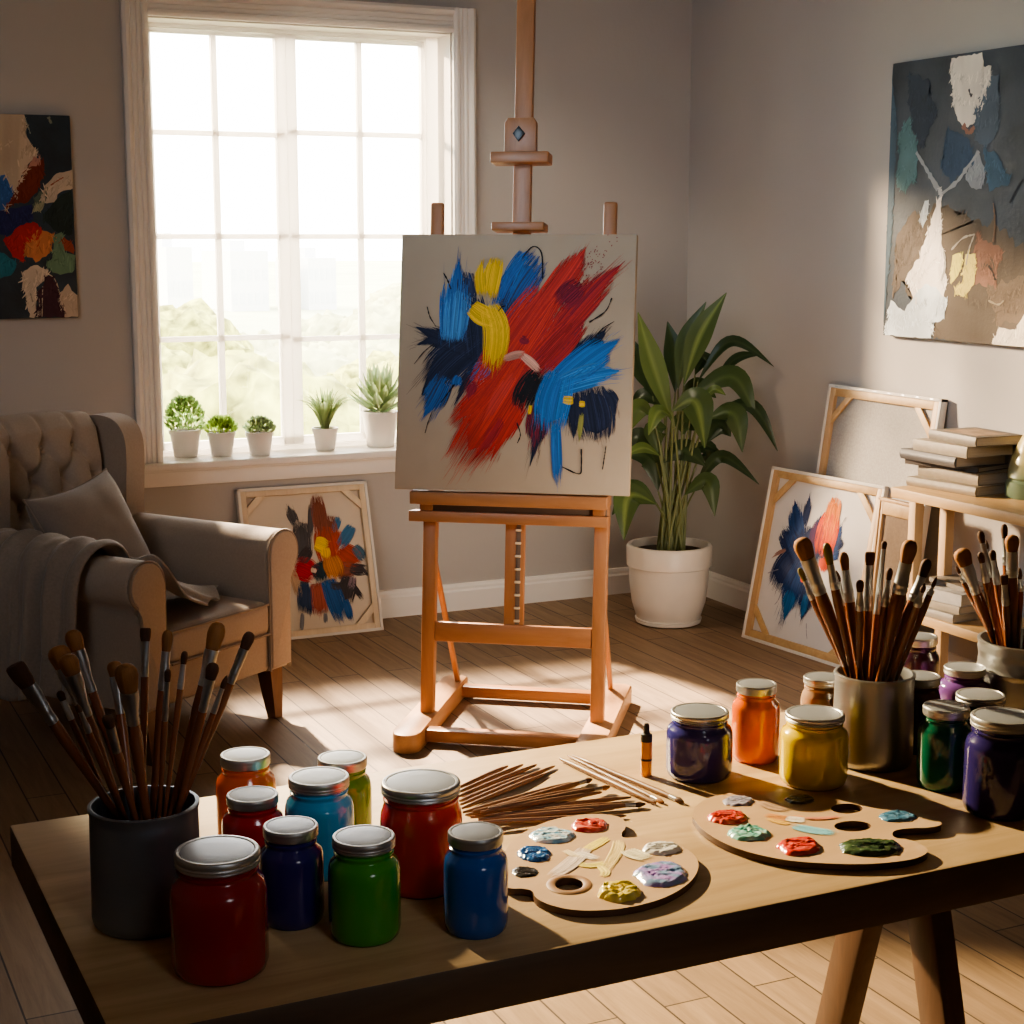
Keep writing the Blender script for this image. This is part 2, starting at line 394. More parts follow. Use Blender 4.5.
# ------------------------------------------------------------------ room shell
b = B(); box(b, (LX-.2, FY-.2, -.1), (RX+.2, D+.2+.05, 0)); struct('floor', b, M['floor'])
b = B(); box(b, (LX-.2, FY-.2, H), (RX+.2, D+.25, H+.1)); struct('ceiling', b, M['ceil'])
WX0, WX1, WZ0, WZ1 = 1.448, 2.663, .70, 2.348
b = B()
box(b, (LX-.2, D, 0), (WX0, D+.25, H)); box(b, (WX1, D, 0), (RX+.2, D+.25, H))
box(b, (WX0, D, 0), (WX1, D+.25, WZ0-.03)); box(b, (WX0, D, WZ1), (WX1, D+.25, H))
struct('wall_back', b, M['wall'])
b = B(); box(b, (RX, FY-.2, 0), (RX+.2, D, H)); struct('wall_right', b, M['wall'])
b = B(); box(b, (LX-.2, FY-.2, 0), (LX, D, H)); struct('wall_left', b, M['wall'])
b = B(); box(b, (LX, FY-.2, 0), (RX, FY, H)); struct('wall_front', b, M['wall'])
def base_prof(): return [(0, 0), (.018, 0), (.018, .082), (.013, .09), (.013, .1), (.008, .112), (0, .114)]
b = B(); prism(b, base_prof(), LX, RX-.018, mat=Matrix(((0, 0, 1, 0), (-1, 0, 0, D), (0, 1, 0, 0), (0, 0, 0, 1)))); struct('baseboard_back', b, M['trim'])
b = B(); prism(b, base_prof(), FY, D-.018, mat=Matrix(((-1, 0, 0, RX), (0, 0, 1, 0), (0, 1, 0, 0), (0, 0, 0, 1)))); struct('baseboard_right', b, M['trim'])

# window
win = bpy.data.objects.new('window_1', None); C.objects.link(win); win['kind'] = 'structure'
win['label'] = 'large white double casement window with small panes and fluted casing'
def fluted(w):            # casing cross-section: (across, out)
    p = [(0, 0), (0, .022), (.012, .03), (.022, .03), (.026, .02)]
    x = .026
    while x < w-.03:
        p += [(x+.006, .024), (x+.014, .024), (x+.018, .018)]; x += .02
    return p + [(w-.022, .03), (w-.012, .034), (w, .026), (w, 0)]
CW = .095
def casing(name, m, L):
    b = B(); prism(b, fluted(CW), 0, L, mat=m); obj(name, b, M['trim'], win, smooth=False)
casing('casing_side', Matrix(((-1, 0, 0, WX0), (0, -1, 0, D), (0, 0, 1, .70), (0, 0, 0, 1))), WZ1-.70+CW)
casing('casing_side', Matrix(((1, 0, 0, WX1), (0, -1, 0, D), (0, 0, 1, .70), (0, 0, 0, 1))), WZ1-.70+CW)
casing('casing_head', Matrix(((0, 0, 1, WX0), (0, -1, 0, D-.0005), (1, 0, 0, WZ1), (0, 0, 0, 1))), WX1-WX0)
b = B(); box(b, (WX0-.115, D-.062, .672), (WX1+.115, D, .70), .006); box(b, (WX0, D, .672), (WX1, D+SO+.03, .70)); obj('window_sill', b, M['trim'], win)
b = B(); box(b, (WX0-.095, D-.022, .606), (WX1+.095, D, .672), .004); box(b, (WX0-.095, D-.03, .66), (WX1+.095, D, .672), .003); obj('sill_apron', b, M['trim'], win)
FYW = D+SO                      # plane of the sashes
b = B(); box(b, (WX1-.006, D+.001, .70), (WX1+.004, D+SO+.02, WZ1)); box(b, (WX0-.004, D+.001, .70), (WX0+.006, D+SO+.02, WZ1)); box(b, (WX0, D+.001, WZ1-.006), (WX1, D+SO+.02, WZ1+.004)); obj('jamb_lining', b, M['trim'], win)
b = B()
for x0, x1, z0, z1 in ((WX0, WX0+.012, .70, WZ1), (WX1-.055, WX1, .70, WZ1), (WX0, WX1, WZ1-.022, WZ1), (WX0, WX1, .70, .722)):
    k = .002 if x1-x0 > .5 else 0
    box(b, (x0+k, FYW-.02+k, z0+k), (x1-k, FYW+.06-k, z1-k), .003)
obj('window_frame', b, M['sash'], win)
MID = ony(289, 236, FYW).x
for name, x0, x1 in (('sash', WX0+.012, MID), ('sash', MID, WX1-.055)):
    b = B(); z0, z1 = .722, WZ1-.022; wl, wr = (.034, .042) if x0 < 1.6 else (.042, .018)
    box(b, (x0, FYW-.008, z0), (x0+wl, FYW+.035, z1), .003); box(b, (x1-wr, FYW-.008, z0), (x1, FYW+.035, z1), .003)
    box(b, (x0+.001, FYW-.0065, z0+.001), (x1-.001, FYW+.033, z0+.03), .003); box(b, (x0+.001, FYW-.0065, z1-.016), (x1-.001, FYW+.033, z1-.001), .003)
    s = obj(name, b, M['sash'], win)
    b = B(); xm = (x0+wl+x1-wr)/2
    box(b, (xm-.011, FYW-.004, z0+.01), (xm+.011, FYW+.026, z1-.01), .002)
    for py in (132, 235, 337):
        zz = ony(218 if x0 < 2 else 330, py+1.5, FYW).z
        box(b, (x0+.01, FYW-.003, zz-.010), (x1-.01, FYW+.025, zz+.010), .002)
    obj('muntin_bars', b, M['sash'], s)
    b = B(); box(b, (x0+.01, FYW+.010, z0+.01), (x1-.01, FYW+.014, z1-.01)); obj('pane', b, M['glass'], s, smooth=False)
# ------------------------------------------------------------------ easel
EX = V((.803, -.596, 0)); EY = V((.596, .803, 0)); EO = V((2.1265, 4.5045, 0))
EM = Matrix(((EX.x, EY.x, 0, EO.x), (EX.y, EY.y, 0, EO.y), (0, 0, 1, 0), (0, 0, 0, 1)))
easel = thing('easel', 'tall wooden studio easel standing in the middle of the plank floor', 'easel', mat=EM)
TL = math.tan(R(6))
def ez(x, y, z): return V((x, y + z*TL, z))          # leaned-back frame
for s in (-1, 1):
    b = B()                                            # floor runner, rounded at the front
    yf, yb, w = -.255, .46, .043
    poly = [(w*math.cos(a), yf+w+w*math.sin(a)) for a in [PI+PI*k/10 for k in range(11)]] + [(w, yb-.02), (w-.02, yb), (-w+.02, yb), (-w, yb-.02)]
    prism(b, poly, 0, .06, .005, T(.283*s, 0, 0)); obj('runner', b, M['easely'], easel)
    b = B(); bar(b, ez(.272*s, 0, .058), ez(.272*s, 0, .75), .042, .038, .004, up=(0, 1, 0)); obj('post', b, M['easel'], easel)
    b = B(); bar(b, ez(.262*s+(.008 if s > 0 else -.016), .04, .6), ez(.262*s+(.008 if s > 0 else -.016), .04, 1.655), .042, .022, .007, up=(0, 1, 0)); obj('side_mast', b, M['easel'], easel)
    b = B(); bar(b, V((.262*s, .385, .058)), ez(.266*s, .035, .53), .016, .018, .003, up=(0, 1, 0)); obj('rear_strut', b, M['easel'], easel)
b = B(); box(b, (-.24, -.155, .012), (.24, -.105, .05), .004); obj('base_rail', b, M['easelx'], easel)
b = B(); box(b, (-.24, .35, .012), (.24, .395, .05), .004); obj('base_rail', b, M['easelx'], easel)
b = B(); m = Matrix.Translation(ez(0, 0, .318)) @ Matrix.Rotation(-R(6), 4, 'X'); box(b, (-.25, -.014, -.031), (.25, .014, .031), .004, 2, m); obj('cross_rail', b, M['easelx'], easel)
b = B(); bar(b, ez(0, .005, .31), ez(0, .005, .74), .062, .022, .003, up=(0, 1, 0)); col = obj('ratchet_column', b, M['easel'], easel)
b = B(); bar(b, ez(.012, -.0065, .352), ez(.012, -.0065, .70), .014, .004, .001, up=(0, 1, 0)); obj('ratchet_groove', b, M['recess'], col)
for k in range(9):
    b = B(); p = ez(.012, -.012, (.352+.012+k*.0405)); box(b, p-V((.009, .004, .0035)), p+V((.009, .004, .0035)), .001); obj('peg', b, M['peg'], col)
# tray
def erot(z, y=0): return Matrix.Translation(ez(0, y, z)) @ Matrix.Rotation(-R(6), 4, 'X')
b = B(); box(b, (-.318, -.102, -.04), (.3, .0, .0), .004, 2, T(*ez(0, 0, .7715))); tray = obj('tray_ledge', b, M['easelx'], easel)
b = B(); box(b, (-.33, -.062, -.017), (.297, .012, .017), .004, 2, erot(.683)); obj('tray_rail', b, M['easelx'], easel)
b = B(); box(b, (-.30, -.04, -.018), (.29, .012, .018), .002, 2, erot(.715)); obj('tray_recess', b, M['recess'], easel)
for s in (-1, 1):
    b = B(); box(b, (.272*s-.022, -.055, -.0155), (.272*s+.016, -.005, .0155), .003, 2, erot(.7155)); obj('tray_end_block', b, M['easel'], easel)
# upper mast and clamp
b = B(); bar(b, ez(-.008, .045, .5), ez(-.008, .045, 2.52), .056, .026, .003, up=(0, 1, 0)); obj('centre_mast', b, M['easel'], easel)
b = B(); box(b, (-.086, -.05, -.013), (.078, .03, .013), .004, 2, erot(1.577)); obj('clamp_foot', b, M['easelx'], easel)
b = B(); box(b, (-.1, -.02, -.017), (.082, .06, .017), .004, 2, erot(1.79)); obj('clamp_shelf', b, M['easelx'], easel)
b = B(); prism(b, [(-.05, 0), (.05, 0), (.05, .09), (.04, .105), (-.04, .105), (-.05, .09)], -.014, .014, .003, erot(1.807) @ T(-.01, .012, 0) @ Matrix.Rotation(R(90), 4, 'X')); blk = obj('clamp_block', b, M['easel'], easel)
b = B(); prism(b, [(-.019, 0), (0, -.024), (.019, 0), (0, .024)], 0, .012, .003, erot(1.862) @ T(-.014, -.002, 0) @ Matrix.Rotation(R(90), 4, 'X')); obj('clamp_knob', b, M['iron'], easel)

# canvas on the easel
CM = EM @ Matrix.Translation(ez(.0, -.078, .7735)) @ Matrix.Rotation(-R(9), 4, 'X')
cv = thing('stretched_canvas', 'large square canvas on the easel with red blue yellow and black strokes', 'painting', mat=CM)
b = B(); box(b, (-.366, -.022, 0), (.366, .012, .79), .003); obj('canvas_cloth', b, M['canvas'], cv)
mk = Marks(CM, -.022, random.Random(3), 3.413); z = zm(380, 200, 3.413)
NV = (.022, .027, .055); NV2 = (.035, .045, .1); BL = (.035, .13, .38); LB = (.09, .27, .56); RD = (.52, .045, .032); DR = (.28, .025, .04); YE = (.8, .5, .035); BK = (.018, .016, .018); MB = (.035, .19, .5)
mk.stroke(z((345, 500), (210, 470), (105, 425)), 72, NV, .1, .45)
mk.stroke(z((330, 540), (200, 480), (110, 500)), 40, NV, .1, .4)
mk.stroke(z((345, 470), (230, 560), (125, 690)), 135, NV, .12, .4, alt=NV2)
mk.stroke(z((310, 320), (330, 460), (335, 570)), 95, NV, .2, .3, alt=NV2)
mk.stroke(z((330, 560), (285, 640), (247, 712)), 36, NV, .1, .6)
mk.stroke(z((290, 245), (300, 300), (300, 360)), 58, NV2, .35, .3)
mk.stroke(z((225, 600), (185, 680), (140, 755)), 80, BL, .2, .5, alt=NV2)
mk.stroke(z((270, 600), (262, 620), (262, 640)), 30, BL, .2, .3)
mk.stroke(z((272, 185), (258, 330), (245, 490)), 92, BL, .45, .12, alt=LB)
mk.stroke(z((262, 300), (250, 400), (245, 485)), 74, LB, .35, .12)
mk.stroke(z((440, 330), (445, 390), (425, 425)), 70, NV2, .2, .3)
mk.stroke(z((545, 190), (470, 290), (415, 400)), 112, BL, .32, .25, alt=NV2)
mk.stroke(z((500, 175), (455, 250), (430, 320)), 50, BL, .3, .2, alt=MB)
mk.stroke(z((690, 400), (640, 500), (595, 590)), 112, NV, .4, .15, alt=NV2)
mk.stroke(z((780, 430), (730, 490), (660, 560)), 62, NV, .5, .1)
mk.stroke(z((715, 640), (735, 740), (745, 830)), 120, NV, .15, .3, alt=NV2)
mk.stroke(z((665, 660), (665, 740), (660, 830)), 60, NV, .15, .45)
mk.stroke(z((770, 650), (795, 690), (805, 750)), 40, NV, .2, .5)
mk.stroke(z((565, 690), (540, 800), (505, 935)), 52, NV, .15, .55)
mk.stroke(z((545, 690), (535, 780), (525, 860)), 70, DR, .2, .4, alt=NV)
mk.stroke(z((365, 560), (340, 590), (300, 620)), 55, BL, .2, .4, alt=DR)
mk.stroke(z((712, 150), (640, 260), (480, 470)), 84, RD, .42, .12, alt=(.62, .06, .04))
mk.stroke(z((846, 200), (720, 320), (520, 560)), 84, RD, .48, .12, alt=DR)
mk.stroke(z((590, 310), (480, 470), (320, 720)), 150, RD, .2, .25, alt=(.62, .06, .04))
mk.stroke(z((690, 400), (600, 500), (500, 600)), 90, RD, .3, .2, alt=DR)
mk.stroke(z((500, 540), (390, 720), (250, 935)), 140, RD, .1, .32, alt=(.62, .06, .04))
mk.stroke(z((400, 610), (320, 690), (238, 778)), 62, RD, .12, .35)
mk.stroke(z((490, 690), (430, 790), (365, 915)), 52, RD, .2, .5)
mk.stroke(z((660, 420), (590, 500), (520, 580)), 46, (.36, .03, .025), .3, .3); mk.stroke(z((460, 590), (400, 680), (330, 790)), 40, (.62, .07, .05), .3, .4); mk.stroke(z((420, 740), (370, 820), (300, 910)), 36, (.36, .03, .03), .3, .5); mk.stroke(z((330, 620), (310, 650), (300, 690)), 30, DR, .3, .4)
mk.stroke(z((690, 285), (650, 320), (610, 360)), 72, DR, .35, .3, alt=(.12, .012, .03))
mk.stroke(z((400, 195), (385, 260), (372, 340)), 56, YE, .25, .2)
mk.stroke(z((350, 200), (342, 260), (348, 330)), 34, YE, .4, .2, alt=(.6, .42, .05))
mk.stroke(z((312, 365), (350, 395), (400, 415)), 62, YE, .08, .2)
mk.stroke(z((372, 360), (398, 450), (382, 590)), 78, YE, .1, .22, alt=(.8, .5, .04))
mk.stroke(z((545, 585), (500, 650), (475, 720)), 70, BK, .15, .35)
mk.stroke(z((420, 545), (460, 530), (500, 525)), 22, (.62, .3, .22), .2, .3)
mk.stroke(z((485, 530), (515, 555), (548, 588)), 26, (.68, .36, .27), .1, .2)
mk.stroke(z((480, 470), (495, 480), (505, 470)), 24, DR, .2, .3)
mk.stroke(z((832, 470), (720, 540), (590, 640)), 100, MB, .42, .1, alt=BL)
mk.stroke(z((838, 580), (720, 600), (600, 640)), 74, MB, .42, .12, alt=LB)
mk.stroke(z((620, 590), (590, 690), (575, 800)), 110, MB, .1, .3, alt=BL)
mk.stroke(z((602, 760), (604, 870), (610, 985)), 32, MB, .05, .35, alt=BL)
mk.stroke(z((590, 790), (595, 870), (598, 960)), 16, BL, .05, .3)
mk.stroke(z((690, 725), (684, 780), (680, 835)), 16, (.3, .29, .08), .2, .4)
mk.stroke(z((625, 682), (645, 685), (662, 684)), 26, YE, .1, .1); mk.stroke(z((680, 697), (690, 697), (702, 698)), 18, YE, .1, .1)
mk.stroke(z((515, 700), (512, 720), (508, 735)), 12, YE, .1, .3)
for pts, w in (([(485, 200), (522, 160), (552, 182), (556, 270)], 5), ([(218, 250), (232, 275), (243, 305)], 5), ([(792, 335), (770, 380), (715, 418)], 5), ([(688, 850), (688, 905), (680, 935), (620, 910)], 5), ([(772, 840), (760, 920)], 4), ([(162, 365), (172, 400), (192, 432)], 4), ([(255, 630), (225, 670), (208, 692)], 5), ([(185, 490), (150, 520), (118, 560)], 3), ([(180, 720), (165, 760), (155, 795)], 3), ([(405, 380), (418, 365), (430, 362)], 4), ([(468, 760), (480, 800), (470, 830)], 4), ([(800, 415), (760, 440), (735, 470)], 4)):
    mk.line(z(*pts), w, BK)
rg = random.Random(5)
for k in range(70):                                   # spatter near the red tips
    x = rg.gauss(720, 35); y = 300-(x-640)*.9+rg.gauss(0, 25); mk.line(z((x, y), (x+rg.uniform(1, 5), y-rg.uniform(1, 5))), rg.uniform(1.5, 3.5), DR)
mk.build('brushwork', cv, M['paint'])

# ------------------------------------------------------------------ leaning canvases
def lean_mat(bl, br, top):                             # bottom corners and a point on the top edge
    bl, br, top = V(bl), V(br), V(top); x = (br-bl).normalized(); c = (bl+br)/2
    u = top-bl; u = (u - x*u.dot(x)).normalized(); y = u.cross(x)      # y into the back
    return Matrix(((x.x, y.x, u.x, c.x), (x.y, y.y, u.y, c.y), (x.z, y.z, u.z, c.z), (0, 0, 0, 1))), (br-bl).length
def framed(root, w, h, sheet, brace=.09, bw=.028, wood_=('pine', 'pinez'), edge='edge', braces=(0, 1, 2, 3), th=.036, bwv=None):
    bwv = bwv or bw
    e = .012                                            # white canvas edge all round, bars inside it
    b = B()
    for lo, hi in (((-w/2, 0, 0), (-w/2+e, th, h)), ((w/2-e, 0, 0), (w/2, th, h)), ((-w/2, 0, h-e), (w/2, th, h)), ((-w/2, 0, 0), (w/2, th, e))): box(b, lo, hi, .002)
    obj('canvas_edge', b, M[edge], root)
    for lo, hi, m in (((-w/2+e, .004, e), (-w/2+e+bwv, th-.004, h-e), 'z'), ((w/2-e-bwv, .004, e), (w/2-e, th-.004, h-e), 'z'), ((-w/2+e+bwv, .004, h-e-bw), (w/2-e-bwv, th-.004, h-e), 'x'), ((-w/2+e+bwv, .004, e), (w/2-e-bwv, th-.004, e+bw), 'x')):
        b = B(); box(b, lo, hi, .002); obj('stretcher_bar', b, M[wood_[1]] if m == 'z' else M[wood_[0]], root)
    i = e+bw-.004
    for k, (sx, top) in enumerate(((-1, 1), (1, 1), (1, 0), (-1, 0))):
        if k not in braces: continue
        x0 = sx*(w/2-i); z0 = (h-i) if top else i; dz = -1 if top else 1; q = .026
        poly = [(x0-sx*(brace-q), z0), (x0-sx*brace-sx*q*.4, z0), (x0, z0+dz*(brace+q*.4)), (x0, z0+dz*(brace-q))]
        b = B(); prism(b, poly, -(th-.0145), -.006, .0015, Matrix.Rotation(R(90), 4, 'X')); obj('corner_brace', b, M[wood_[0]], root)
    b = B(); box(b, (-w/2+e, th-.012, e), (w/2-e, th-.006, h-e)); return obj('canvas_cloth', b, M[sheet], root)

# under the window, behind the armchair
tl = ony(243, 489, D-.028); tr = ony(370, 480, D-.028); br = onz(384, 630, 0); bl = V((tl.x-.025, br.y, 0)); br = V((tr.x-.015, br.y, 0))
zt = (tl.z+tr.z)/2
m, w = lean_mat(bl, br, (bl.x, D-.03, zt)); h = math.hypot(D-.03-bl.y, zt)
th_ = thing('stretched_canvas', 'framed canvas with red and blue burst and yellow centre leaning under the window', 'painting', mat=m)
framed(th_, w, h, 'canvascream', .075, .022, ('palebar', 'palebar'))
mk = Marks(m, .024, random.Random(11), 6.02); z = zm(230, 470, 6.02)
GY = (.09, .085, .09); BR = (.23, .075, .05); RO = (.42, .06, .022); SB = (.055, .17, .32); DK = (.055, .045, .05); RR = (.4, .02, .03); DT = (.02, .045, .06); BB = (.02, .1, .3); DB = (.03, .055, .12)
for p, wd, c, a in ((((345, 205), (370, 270), (400, 340)), 52, GY, .4), (((485, 205), (485, 310), (480, 430)), 34, GY, .15), (((425, 310), (435, 440), (450, 570)), 95, GY, .2), (((655, 280), (640, 330), (610, 390)), 40, SB, .3),
    (((515, 145), (535, 270), (560, 430)), 80, BR, .3), (((580, 270), (590, 360), (600, 460)), 100, BR, .3), (((650, 360), (640, 430), (620, 480)), 50, RO, .2), (((560, 340), (580, 450), (620, 600)), 120, RO, .25), (((660, 470), (720, 520), (790, 560)), 110, RO, .1), (((640, 620), (700, 600), (760, 590)), 90, BR, .1),
    (((735, 335), (700, 400), (655, 470)), 62, SB, .08), (((745, 460), (780, 500), (810, 545)), 58, (.07, .14, .2), .08), (((720, 590), (770, 600), (830, 600)), 60, DK, .1), (((790, 580), (810, 610), (830, 640)), 14, DK, .1), (((700, 650), (750, 710), (805, 785)), 30, DK, .05), (((720, 640), (705, 720), (690, 810)), 90, DK, .1), (((740, 640), (735, 680), (720, 720)), 40, (.28, .2, .24), .2),
    (((390, 580), (450, 600), (520, 640)), 125, RR, .15), (((520, 560), (540, 600), (565, 680)), 90, DT, .1), (((480, 470), (450, 520), (420, 560)), 60, DK, .2), (((370, 600), (395, 680), (420, 780)), 46, (.5, .34, .22), .15), (((445, 670), (440, 760), (440, 870)), 62, DB, .1), (((475, 700), (478, 790), (480, 880)), 46, DB, .1), (((435, 860), (432, 920), (428, 985)), 22, (.2, .21, .24), .1),
    (((520, 680), (535, 780), (545, 890)), 85, (.36, .09, .06), .1), (((572, 860), (574, 895), (575, 925)), 22, (.2, .2, .22), .1), (((585, 660), (630, 780), (680, 920)), 100, BB, .05), (((690, 780), (712, 840), (730, 915)), 40, BB, .1), (((600, 690), (640, 700), (690, 690)), 40, DK, .2),
    (((500, 620), (505, 600), (508, 590)), 32, (.6, .45, .36), .1), (((600, 520), (620, 580), (650, 660)), 100, (.55, .2, .02), .15), (((510, 440), (545, 450), (590, 470)), 84, (.75, .5, .03), .05), (((570, 470), (575, 500), (575, 540)), 52, (.75, .45, .03), .05)):
    mk.stroke(z(*p), wd, c, a, .28)
mk.build('brushwork', th_, M['paint'])

# against the right wall: front one
bl = V((3.492, 5.283, 0)); dr = V((.109, -.994, 0)); tl = V((3.625, 5.297, .668))
w = .62; br = bl+dr*w
m, w = lean_mat(bl, br, tl); h = (tl-bl).length
LM = m; front_c = thing('stretched_canvas', 'framed canvas with blue and orange burst leaning low against the right wall', 'painting', mat=m)
framed(front_c, w, h, 'canvaswhite', .1, .028, th=.03)
mk = Marks(m, .018, random.Random(17), 4.27); z = zm(740, 450, 4.27)
N = (.018, .035, .11); NB = (.02, .06, .19); B2 = (.02, .13, .32); OR = (.72, .2, .03); RE = (.6, .06, .015); PU = (.08, .025, .09)
for p, wd, c, a, e in ((((300, 180), (290, 250), (270, 340)), 26, N, .4, .2), (((235, 200), (240, 300), (260, 430)), 56, NB, .4, .15), (((185, 335), (220, 400), (280, 480)), 70, N, .25, .15), (((215, 330), (240, 400), (270, 470)), 60, NB, .2, .15), (((245, 440), (190, 510), (145, 600)), 88, N, .1, .3), (((270, 480), (225, 600), (180, 750)), 84, NB, .1, .4), (((290, 560), (280, 650), (258, 740)), 54, N, .1, .4), (((300, 320), (310, 400), (320, 500)), 100, N, .2, .2), (((350, 270), (335, 320), (315, 380)), 26, N, .4, .2), (((440, 315), (420, 360), (400, 410)), 26, NB, .4, .2), (((440, 380), (420, 400), (390, 420)), 36, N, .3, .2), (((425, 430), (405, 440), (380, 450)), 40, NB, .3, .2),
    (((225, 600), (205, 660), (185, 740)), 44, B2, .3, .4), (((285, 610), (275, 670), (260, 730)), 26, B2, .3, .4), (((345, 310), (330, 360), (315, 410)), 50, PU, .2, .2), (((418, 200), (395, 280), (375, 400)), 54, OR, .35, .1), (((400, 270), (375, 350), (350, 460)), 84, RE, .3, .2), (((360, 460), (358, 490), (355, 525)), 36, RE, .1, .3), (((270, 540), (272, 552), (274, 565)), 20, RE, .1, .2), (((200, 425), (165, 440), (135, 465)), 10, (.35, .2, .17), .2, .4)):
    mk.stroke(z(*p), wd, c, a, e)
for pts in ([(165, 510), (140, 518), (120, 526)], [(180, 600), (165, 640), (150, 660)], [(285, 740), (285, 780), (288, 806)], [(455, 285), (440, 310), (425, 330)], [(180, 700), (172, 730), (165, 745)]): mk.line(z(*pts), 3, (.25, .25, .3))
mk.build('brushwork', front_c, M['paint'])

# behind it: bare back
tl = V((RX-.004, 5.103, .998)); bl = V((RX-.146, 5.103, 0)); br = V((RX-.146, 4.455, 0))
m, w = lean_mat(bl, br, tl); back_c = thing('stretched_canvas', 'tall blank canvas seen from its stapled back against the right wall', 'canvas', mat=m)
h = (tl-bl).length; m2 = m
framed(back_c, w, h-.002, 'linen', .1, .03, edge='edge', th=.03); back_c.location -= m2.to_3x3() @ V((0, .03, 0))
for k in range(8):
    b = B(); x = -w/2+.05+k*(w-.1)/7; box(b, (x-.008, -.001, h-.009), (x+.008, .0005, h-.006)); obj('staple', b, M['ferrule'], back_c)
# third, half hidden by the shelf
tl = V((3.612, 4.615, .645)); bl = V((3.555, 4.615, 0)); br = V((3.555, 4.395, 0))
m, w = lean_mat(bl, br, tl); c3 = thing('stretched_canvas', 'small brown-backed canvas propped between the leaning paintings and the bookshelf', 'canvas', mat=m)
framed(c3, w, (tl-bl).length, 'brown_linen', .08, .045, edge='pinez', braces=(), th=.026, bwv=.012)

# ------------------------------------------------------------------ wall paintings
def wall_art(name_label, m, w, h, bgcol, seed):
    t = thing('wall_painting', name_label, 'painting', mat=m)
    b = B(); box(b, (-w/2, -.032, -h/2), (w/2, 0, h/2), .003)
    o = obj('canvas_cloth', b, plain('painted_canvas_ground', bgcol, .6, bump=.3, bscale=70, var=.35, vscale=7), t)
    return t, Marks(m, -.032, random.Random(seed), 4.455 if seed == 23 else 2.56), (-w/2+.001, w/2-.001, -h/2+.001, h/2-.001)
x1, x0 = 1.151, .56; z0, z1 = 1.257, 1.98
m = Matrix(((1, 0, 0, (x0+x1)/2), (0, 1, 0, D-.001), (0, 0, 1, (z0+z1)/2), (0, 0, 0, 1)))
lp, mk, lim = wall_art('dark abstract painting with red and cream patches on the wall left of the window', m, x1-x0, z1-z0, (.02, .035, .05), 23)
z = zm(0, 100, 4.455); pa = lambda pts, c, r=.010: mk.patch(z(*pts), c, r, lim)
CRM = (.5, .4, .3)
pa([(-200, 60), (105, 60), (112, 150), (165, 245), (120, 300), (50, 450), (20, 500), (-200, 520)], CRM)
pa([(195, 265), (190, 350), (125, 460), (60, 460), (25, 490), (80, 380), (130, 290)], (.17, .035, .018))
pa([(-60, 320), (20, 335), (48, 375), (50, 440), (20, 490), (-60, 500)], (.045, .12, .32))
pa([(50, 480), (140, 465), (135, 540), (60, 595), (-80, 610), (-80, 520)], (.025, .03, .1))
pa([(150, 430), (205, 395), (215, 440), (150, 475)], (.09, .12, .09))
pa([(190, 520), (240, 450), (318, 400), (322, 600), (250, 590)], (.03, .045, .04))
pa([(203, 380), (250, 325), (325, 310), (328, 390), (270, 412), (240, 450), (188, 455)], (.5, .41, .32))
pa([(150, 470), (200, 450), (180, 500), (150, 500)], (.3, .3, .2))
pa([(20, 620), (90, 560), (150, 540), (182, 580), (170, 650), (110, 660), (100, 720), (55, 700)], (.42, .03, .018))
pa([(108, 650), (180, 570), (237, 600), (220, 690), (160, 722), (120, 700)], (.52, .2, .09))
pa([(240, 600), (272, 588), (290, 680), (332, 690), (322, 770), (250, 780), (205, 740), (240, 700)], (.15, .24, .15))
pa([(270, 600), (330, 645), (330, 680), (290, 670)], (.3, .07, .04))
pa([(-80, 670), (0, 680), (60, 710), (72, 760), (20, 792), (-80, 800)], (.03, .15, .19))
pa([(105, 760), (170, 733), (212, 760), (205, 800), (150, 850), (168, 968), (130, 968), (120, 860), (100, 820)], (.55, .45, .35))
pa([(205, 785), (232, 780), (290, 970), (165, 970), (172, 860)], (.07, .03, .04))
pa([(265, 860), (300, 820), (345, 870), (350, 970), (288, 970)], (.52, .41, .31))
pa([(150, 250), (190, 262), (160, 290), (130, 300)], (.4, .2, .16))
pa([(-250, 800), (-120, 780), (-100, 900), (-250, 940)], (.3, .08, .05))
for pts, w_, c in (([(210, 770), (250, 812), (288, 965)], 7, CRM), ([(190, 830), (188, 900), (187, 965)], 5, CRM), ([(172, 850), (176, 910), (178, 960)], 4, CRM), ([(225, 380), (255, 360), (282, 345)], 5, (.3, .06, .03)), ([(110, 80), (125, 120), (135, 150)], 5, (.35, .35, .28)), ([(215, 75), (222, 92), (228, 105)], 14, (.25, .27, .22)), ([(135, 860), (140, 880), (146, 900)], 7, (.3, .25, .2))):
    mk.line(z(*pts), w_, c)
mk.build('paint_layer', lp, M['paint'])

ya, yb = 4.79, 3.5; z0, z1 = 1.2, 2.148
m = Matrix(((0, 1, 0, RX-.001), (-1, 0, 0, (ya+yb)/2), (0, 0, 1, (z0+z1)/2), (0, 0, 0, 1)))
rp, mk, lim = wall_art('large slate-blue abstract painting with white drips on the right wall', m, ya-yb, z1-z0, (.045, .058, .076), 29)
z = zm(780, 0, 2.5615)
pa([(284, 168), (300, 330), (285, 620), (262, 860), (255, 860), (280, 160)], (.075, .12, .16), .006)
pa([(340, 560), (420, 520), (480, 560), (560, 580), (640, 640), (900, 700), (900, 900), (500, 900), (390, 862), (300, 700)], (.115, .092, .07), .03)
pa([(300, 600), (345, 540), (370, 600), (330, 700), (290, 760)], (.13, .105, .085), .02)
pa([(505, 600), (565, 640), (552, 740), (490, 730)], (.24, .125, .085), .02)
pa([(530, 740), (625, 700), (700, 760), (640, 820), (560, 830)], (.16, .12, .085), .02)
pa([(300, 482), (308, 340), (332, 298), (352, 380), (350, 455), (322, 487)], (.1, .185, .2))
pa([(330, 190), (380, 200), (400, 300), (360, 380), (335, 290)], (.045, .06, .085), .02)
